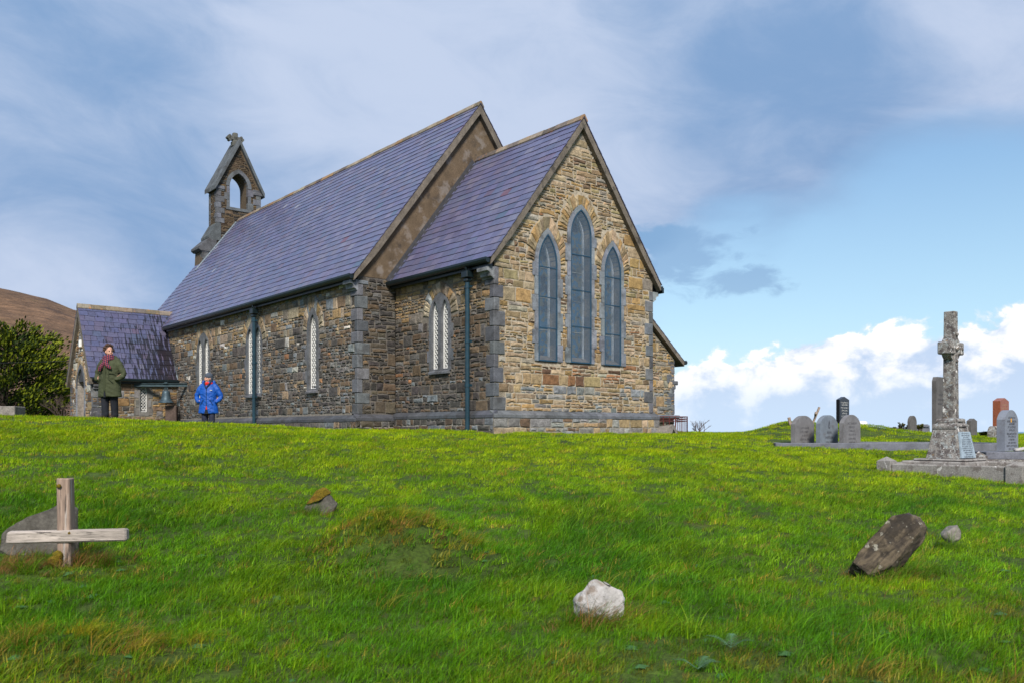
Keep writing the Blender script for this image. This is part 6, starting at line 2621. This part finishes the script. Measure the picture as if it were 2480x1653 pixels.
def tuft(name, n, L, wd, spread, seed, seg=3, lean=.5, kind='blade'):
    rs = random.Random(seed)
    mb = MB()
    for k in range(n):
        a = rs.uniform(0, 2 * math.pi)
        r0 = spread * math.sqrt(rs.random())
        x, y = r0 * math.cos(a), r0 * math.sin(a)
        hgt = L * rs.uniform(.55, 1.15)
        w = wd * rs.uniform(.7, 1.3)
        # wind has laid the blades over to the right
        dx, dy = lean * rs.uniform(.1, 1.3) + rs.gauss(0, .35), rs.gauss(0, .38)
        fa = rs.uniform(0, math.pi)
        sx, sy = math.cos(fa) * w / 2, math.sin(fa) * w / 2
        v, f = [], []
        for i in range(seg + 1):
            u = i / seg
            bend = u ** 1.7
            px, py = x + dx * hgt * bend, y + dy * hgt * bend
            pz = hgt * u * (1 - .30 * u * min(1.2, math.hypot(dx, dy)))
            q = 1 - u ** 1.6
            if i < seg:
                v += [(px - sx * q, py - sy * q, pz), (px + sx * q, py + sy * q, pz)]
            else:
                v.append((px, py, pz))
        for i in range(seg - 1):
            f.append((2 * i, 2 * i + 1, 2 * i + 3, 2 * i + 2))
        f.append((2 * seg - 2, 2 * seg - 1, 2 * seg))
        b = rs.uniform(.45, 1.45)
        yl = rs.random() ** 3
        mb.add(v, f, (b * (1 + .9 * yl), b * (1 + .22 * yl), b * (1 + .2 * yl)))
    me_o = mb.build(name, GM, center=False)
    C.objects.unlink(me_o)
    return me_o


def rosette(name, n, L, w, seed):
    rs = random.Random(seed)
    mb = MB()
    for k in range(n):
        a = 2 * math.pi * k / n + rs.uniform(-.3, .3)
        d = Vector((math.cos(a), math.sin(a), rs.uniform(.25, .8))).normalized()
        s = Vector((-math.sin(a), math.cos(a), 0)) * w
        l_ = L * rs.uniform(.7, 1.2)
        mb.add([(0, 0, .02), d * l_ * .5 + s, d * l_ + Vector((0, 0, -.01)), d * l_ * .5 - s], [(0, 1, 2, 3)], (1, 1, 1))
    o = mb.build(name, GM, center=False)
    C.objects.unlink(o)
    return o


tcol = bpy.data.collections.new('tufts')
TUFTS = []
for k in range(4):
    TUFTS.append(tuft('t%02d_near' % k, 26, .072, .0038, .055, 40 + k, 4, .8))
for k in range(3):
    TUFTS.append(tuft('t%02d_mid' % (4 + k), 20, .068, .0058, .065, 50 + k, 3, .65))
for k in range(3):
    TUFTS.append(tuft('t%02d_far' % (7 + k), 18, .055, .0085, .085, 60 + k, 2, .45))
TUFTS.append(tuft('t10_straw', 2, .15, .0055, .03, 71, 4, 1.3))
TUFTS.append(tuft('t11_long', 26, .19, .0042, .06, 72, 5, 1.0))
TUFTS.append(rosette('t12_weed', 5, .045, .013, 73))
for o in TUFTS:
    tcol.objects.link(o)

STRAWY = [(-.66, 6.42, .36, .16), (-.95, 6.95, .5, .3), (-3.6, 6.3, .55, .25), (-3.0, 6.25, .3, .2), (-2.6, 4.35, .7, .3), (3.1, 5.2, .35, .25), (.75, 4.35, .7, .25), (2.0, 4.15, .6, .2), (3.35, 4.1, .4, .2), (-2.0, 3.9, .5, .2), (3.0, 6.2, .25, .15)]


def make_grass():
    rs = random.Random(99)
    pos, rot, scl, idx, tint = [], [], [], [], []
    ca, sa = math.cos(R(50)), math.sin(R(50))

    def inside_church(X, Y):
        dx, dy = X - ORIG.x, Y - ORIG.y
        x = dx * E_.x + dy * E_.y
        y = dx * N_.x + dy * N_.y
        return (-LC < x < .12 and -.12 < y < 8) or (XW < x <= -LC + .1 and -OFF - .12 < y < 8) or (PX0 < x < PX1 + .05 and PY - .05 < y < 0)

    def inside_plot(X, Y):
        d = Vector((X, Y, 0)) - MO
        e, n = d.dot(E_), d.dot(N_)
        if -.05 < e < KE + .05 and -.08 < n < KN + .05:
            return True
        q = Vector((X, Y, 0)) - Vector((k0.x, k0.y, 0))
        u, w = q.dot(kd), q.dot(kn_)
        if -.05 < u < (k1 - k0).length + .1 and -.06 < w < 2.5:
            return True
        q = Vector((X, Y, 0)) - Vector((sl0.x, sl0.y, 0))
        return -.05 < q.x < 1.95 and -.35 < q.y < .35

    def lerp3(a, b, t): return tuple(a[i] + (b[i] - a[i]) * t for i in range(3))
    zones = [(2.7, 6.2, 360, (0, 1, 2, 3)), (6.2, 10.0, 240, (0, 1, 4, 5, 6)), (10.0, 16.0, 150, (4, 5, 6)), (16.0, 27.0, 85, (7, 8, 9)), (27.0, 36.0, 22, (7, 8, 9))]
    for y0, y1, dens, ids in zones:
        cnt = int(dens * .76 * (y1 * y1 - y0 * y0))
        for _ in range(cnt):
            Y = math.sqrt(rs.uniform(y0 * y0, y1 * y1))
            r = rs.uniform(-.76, .76)
            X = r * Y
            if inside_church(X, Y) or inside_plot(X, Y):
                continue
            z = gz(X, Y)
            n1 = noise.noise((X * .55, Y * .55, 4.0))
            n2 = noise.noise((X * 2.1, Y * 2.1, 7.0))
            n3 = noise.noise((X * .9 + 20, Y * .9, 2.0))
            st = 0.0
            for sx, sy, ra, rb in STRAWY:
                q = ((X - sx) / ra) ** 2 + ((Y - sy) / rb) ** 2
                if q < 4:
                    st = max(st, math.exp(-q * .8))
            green = (.100, .275, .0028)
            lush = (.052, .185, .0042)
            yel = (.285, .415, .0018)
            c = lerp3(green, lush, max(0, min(1, .5 + n1 * 1.3)))
            far = sstep(7, 15, Y)
            c = lerp3(c, yel, max(0, min(.95, .08 + .50 * far + n2 * .28 + n3 * .32)))
            if rs.random() < .05 + .05 * max(0, n2) + st * .22:
                c = lerp3(c, (.34, .24, .045), rs.uniform(.3, .8))
            elif st > .25 and rs.random() < st * .6:
                c = lerp3(c, (.13, .085, .02), rs.uniform(.3, .8))
            if ((X + .62) / .30) ** 2 + ((Y - 6.42) / .11) ** 2 < 1 and rs.random() < .72:
                continue
            kb = rs.uniform(.75, 1.25) * (1 + .25 * n2)
            i = rs.choice(ids)
            s_ = rs.uniform(.7, 1.2) * (1 + .6 * n1 * (1 - far) + .35 * n2)
            if Y < 9:
                k = rs.random()
                if k < .020:
                    i, s_, c, kb = 10, rs.uniform(.6, 1.2), (.42, .27, .075), 1
                elif k < .038 and Y < 7:
                    i, s_, c, kb = 12, rs.uniform(.6, 1.5), (.07, .17, .055), 1
                elif k < .07 and n1 > .05:
                    i = 11
            elif Y < 14 and rs.random() < .006:
                i, s_, c, kb = 10, rs.uniform(.6, 1.2), (.42, .27, .075), 1
            pos += [X, Y, z - .006]
            rot += [rs.gauss(0, .10), rs.gauss(0, .10), rs.gauss(-.15, .55)]
            scl.append(max(.45, s_))
            idx.append(i)
            tint += [c[0] * kb, c[1] * kb, c[2] * kb, 1.0]
    # long dry tussocks round the wooden cross and stones
    for cx, cy, sp, n in ((wc.x + .05, wc.y + .08, .16, 40), (wc.x - .25, wc.y - .16, .22, 60), (wc.x + .2, wc.y + .05, .12, 40), (dk.x - .1, dk.y - .12, .16, 50), (wr.x, wr.y - .16, .14, 40), (wr.x - .12, wr.y - .10, .08, 24), (wr.x + .17, wr.y, .05, 16),
                          (mr.x, mr.y - .15, .12, 30), (sr.x, sr.y - .08, .08, 20), (dk.x + .2, dk.y - .02, .1, 30), (9.0, 12.35, .08, 14), (7.85, 12.1, .06, 16)):
        for _ in range(n):
            X, Y = cx + rs.gauss(0, sp), cy + rs.gauss(0, sp * .4)
            dry = rs.random() < (.55 if abs(cx - wc.x) < .4 else .2)
            c = (.20, .135, .04) if dry else (.08, .19, .006)
            pos += [X, Y, gz(X, Y) - .005]
            rot += [rs.gauss(0, .2), rs.gauss(0, .2), rs.gauss(0, .8)]
            scl.append(rs.uniform(.6, 1.1))
            idx.append(11 if rs.random() < .5 else 1)
            tint += [c[0], c[1], c[2], 1.0]
    for _ in range(420):      # shaggy top of the hump and of the smaller one at the lower left
        if rs.random() < .7:
            X, Y = -.95 + rs.gauss(0, .42), 6.95 + rs.gauss(0, .2)
        else:
            X, Y = -2.35 + rs.gauss(0, .4), 4.45 + rs.gauss(0, .2)
        k = rs.random()
        c = (.25, .27, .012) if k < .45 else (.30, .20, .045) if k < .7 else (.075, .20, .006)
        pos += [X, Y, gz(X, Y) - .005]
        rot += [rs.gauss(0, .2), rs.gauss(0, .2), rs.gauss(0, .6)]
        scl.append(rs.uniform(.5, .85))
        idx.append(11 if rs.random() < .45 else rs.choice((0, 1, 2)))
        kb = rs.uniform(.7, 1.2)
        tint += [c[0] * kb, c[1] * kb, c[2] * kb, 1.0]
    n = len(scl)
    me = bpy.data.meshes.new('grass')
    me.vertices.add(n)
    me.vertices.foreach_set('co', pos)
    a = me.attributes.new('rot', 'FLOAT_VECTOR', 'POINT')
    a.data.foreach_set('vector', rot)
    a = me.attributes.new('scl', 'FLOAT', 'POINT')
    a.data.foreach_set('value', scl)
    a = me.attributes.new('idx', 'INT', 'POINT')
    a.data.foreach_set('value', idx)
    a = me.attributes.new('tint', 'FLOAT_COLOR', 'POINT')
    a.data.foreach_set('color', tint)
    me.materials.append(GM)
    o = bpy.data.objects.new('grass', me)
    C.objects.link(o)
    o['kind'] = 'stuff'
    tag(o, 'windswept green churchyard grass with straw-coloured blades', 'grass')
    ng = bpy.data.node_groups.new('scatter_grass', 'GeometryNodeTree')
    ng.interface.new_socket('Geometry', in_out='INPUT', socket_type='NodeSocketGeometry')
    ng.interface.new_socket('Geometry', in_out='OUTPUT', socket_type='NodeSocketGeometry')
    N = ng.nodes
    gi, go = N.new('NodeGroupInput'), N.new('NodeGroupOutput')
    ci = N.new('GeometryNodeCollectionInfo')
    ci.inputs['Collection'].default_value = tcol
    ci.inputs['Separate Children'].default_value = True
    ci.inputs['Reset Children'].default_value = True
    ip = N.new('GeometryNodeInstanceOnPoints')
    ip.inputs['Pick Instance'].default_value = True

    def na(nm, typ):
        q = N.new('GeometryNodeInputNamedAttribute')
        q.data_type = typ
        q.inputs['Name'].default_value = nm
        return q.outputs['Attribute']
    Lk = ng.links.new
    Lk(gi.outputs[0], ip.inputs['Points'])
    Lk(ci.outputs[0], ip.inputs['Instance'])
    Lk(na('idx', 'INT'), ip.inputs['Instance Index'])
    Lk(na('rot', 'FLOAT_VECTOR'), ip.inputs['Rotation'])
    Lk(na('scl', 'FLOAT'), ip.inputs['Scale'])
    Lk(ip.outputs[0], go.inputs[0])
    md = o.modifiers.new('scatter', 'NODES')
    md.node_group = ng
    print('grass tufts', n)


make_grass()


# ------------------------------------------------------------------ fern fronds in the foreground
def fern(px, py, Y, label, seed, n=3):
    b = wp(px, py, Y)
    root = empty('fern', (b.x, b.y, gz(b.x, b.y) + .03))
    tag(root, label, 'fern')
    rs = random.Random(seed)
    fm = MAT.get('fern') or MAT.setdefault('fern', material('fern_frond', (.06, .13, .06), rough=.7, grain=[(20, .25)]))
    for k in range(n):
        mb = MB()
        a = rs.uniform(-.6, 3.4)
        d = Vector((math.cos(a), math.sin(a) * .7, .35)).normalized()
        s = Vector((-d.y, d.x, 0)).normalized()
        L = rs.uniform(.10, .15)
        mb.tube([(0, 0, 0), d * L * .5 + Vector((0, 0, .02)), d * L], [.002, .0015, .0006], 4)
        for i in range(2, 15):
            u = i / 15
            c = d * L * u + Vector((0, 0, .02 * math.sin(u * 3.14)))
            pl = .045 * (1 - u) ** .7
            for sg in (-1, 1):
                t_ = c + s * sg * pl + d * pl * .45
                w_ = d * .0022
                mb.add([c - w_, c + w_, t_ + w_ * .3, t_ - w_ * .3], [(0, 1, 2, 3)])
        mb.build('frond', fm, root, center=False)


fern(1690, 1620, 4.25, 'blue-green fern fronds low in the grass at the bottom edge', 4, 4)
fern(1770, 1575, 4.5, 'blue-green fern above and right of the bottom-edge fronds', 6, 3)
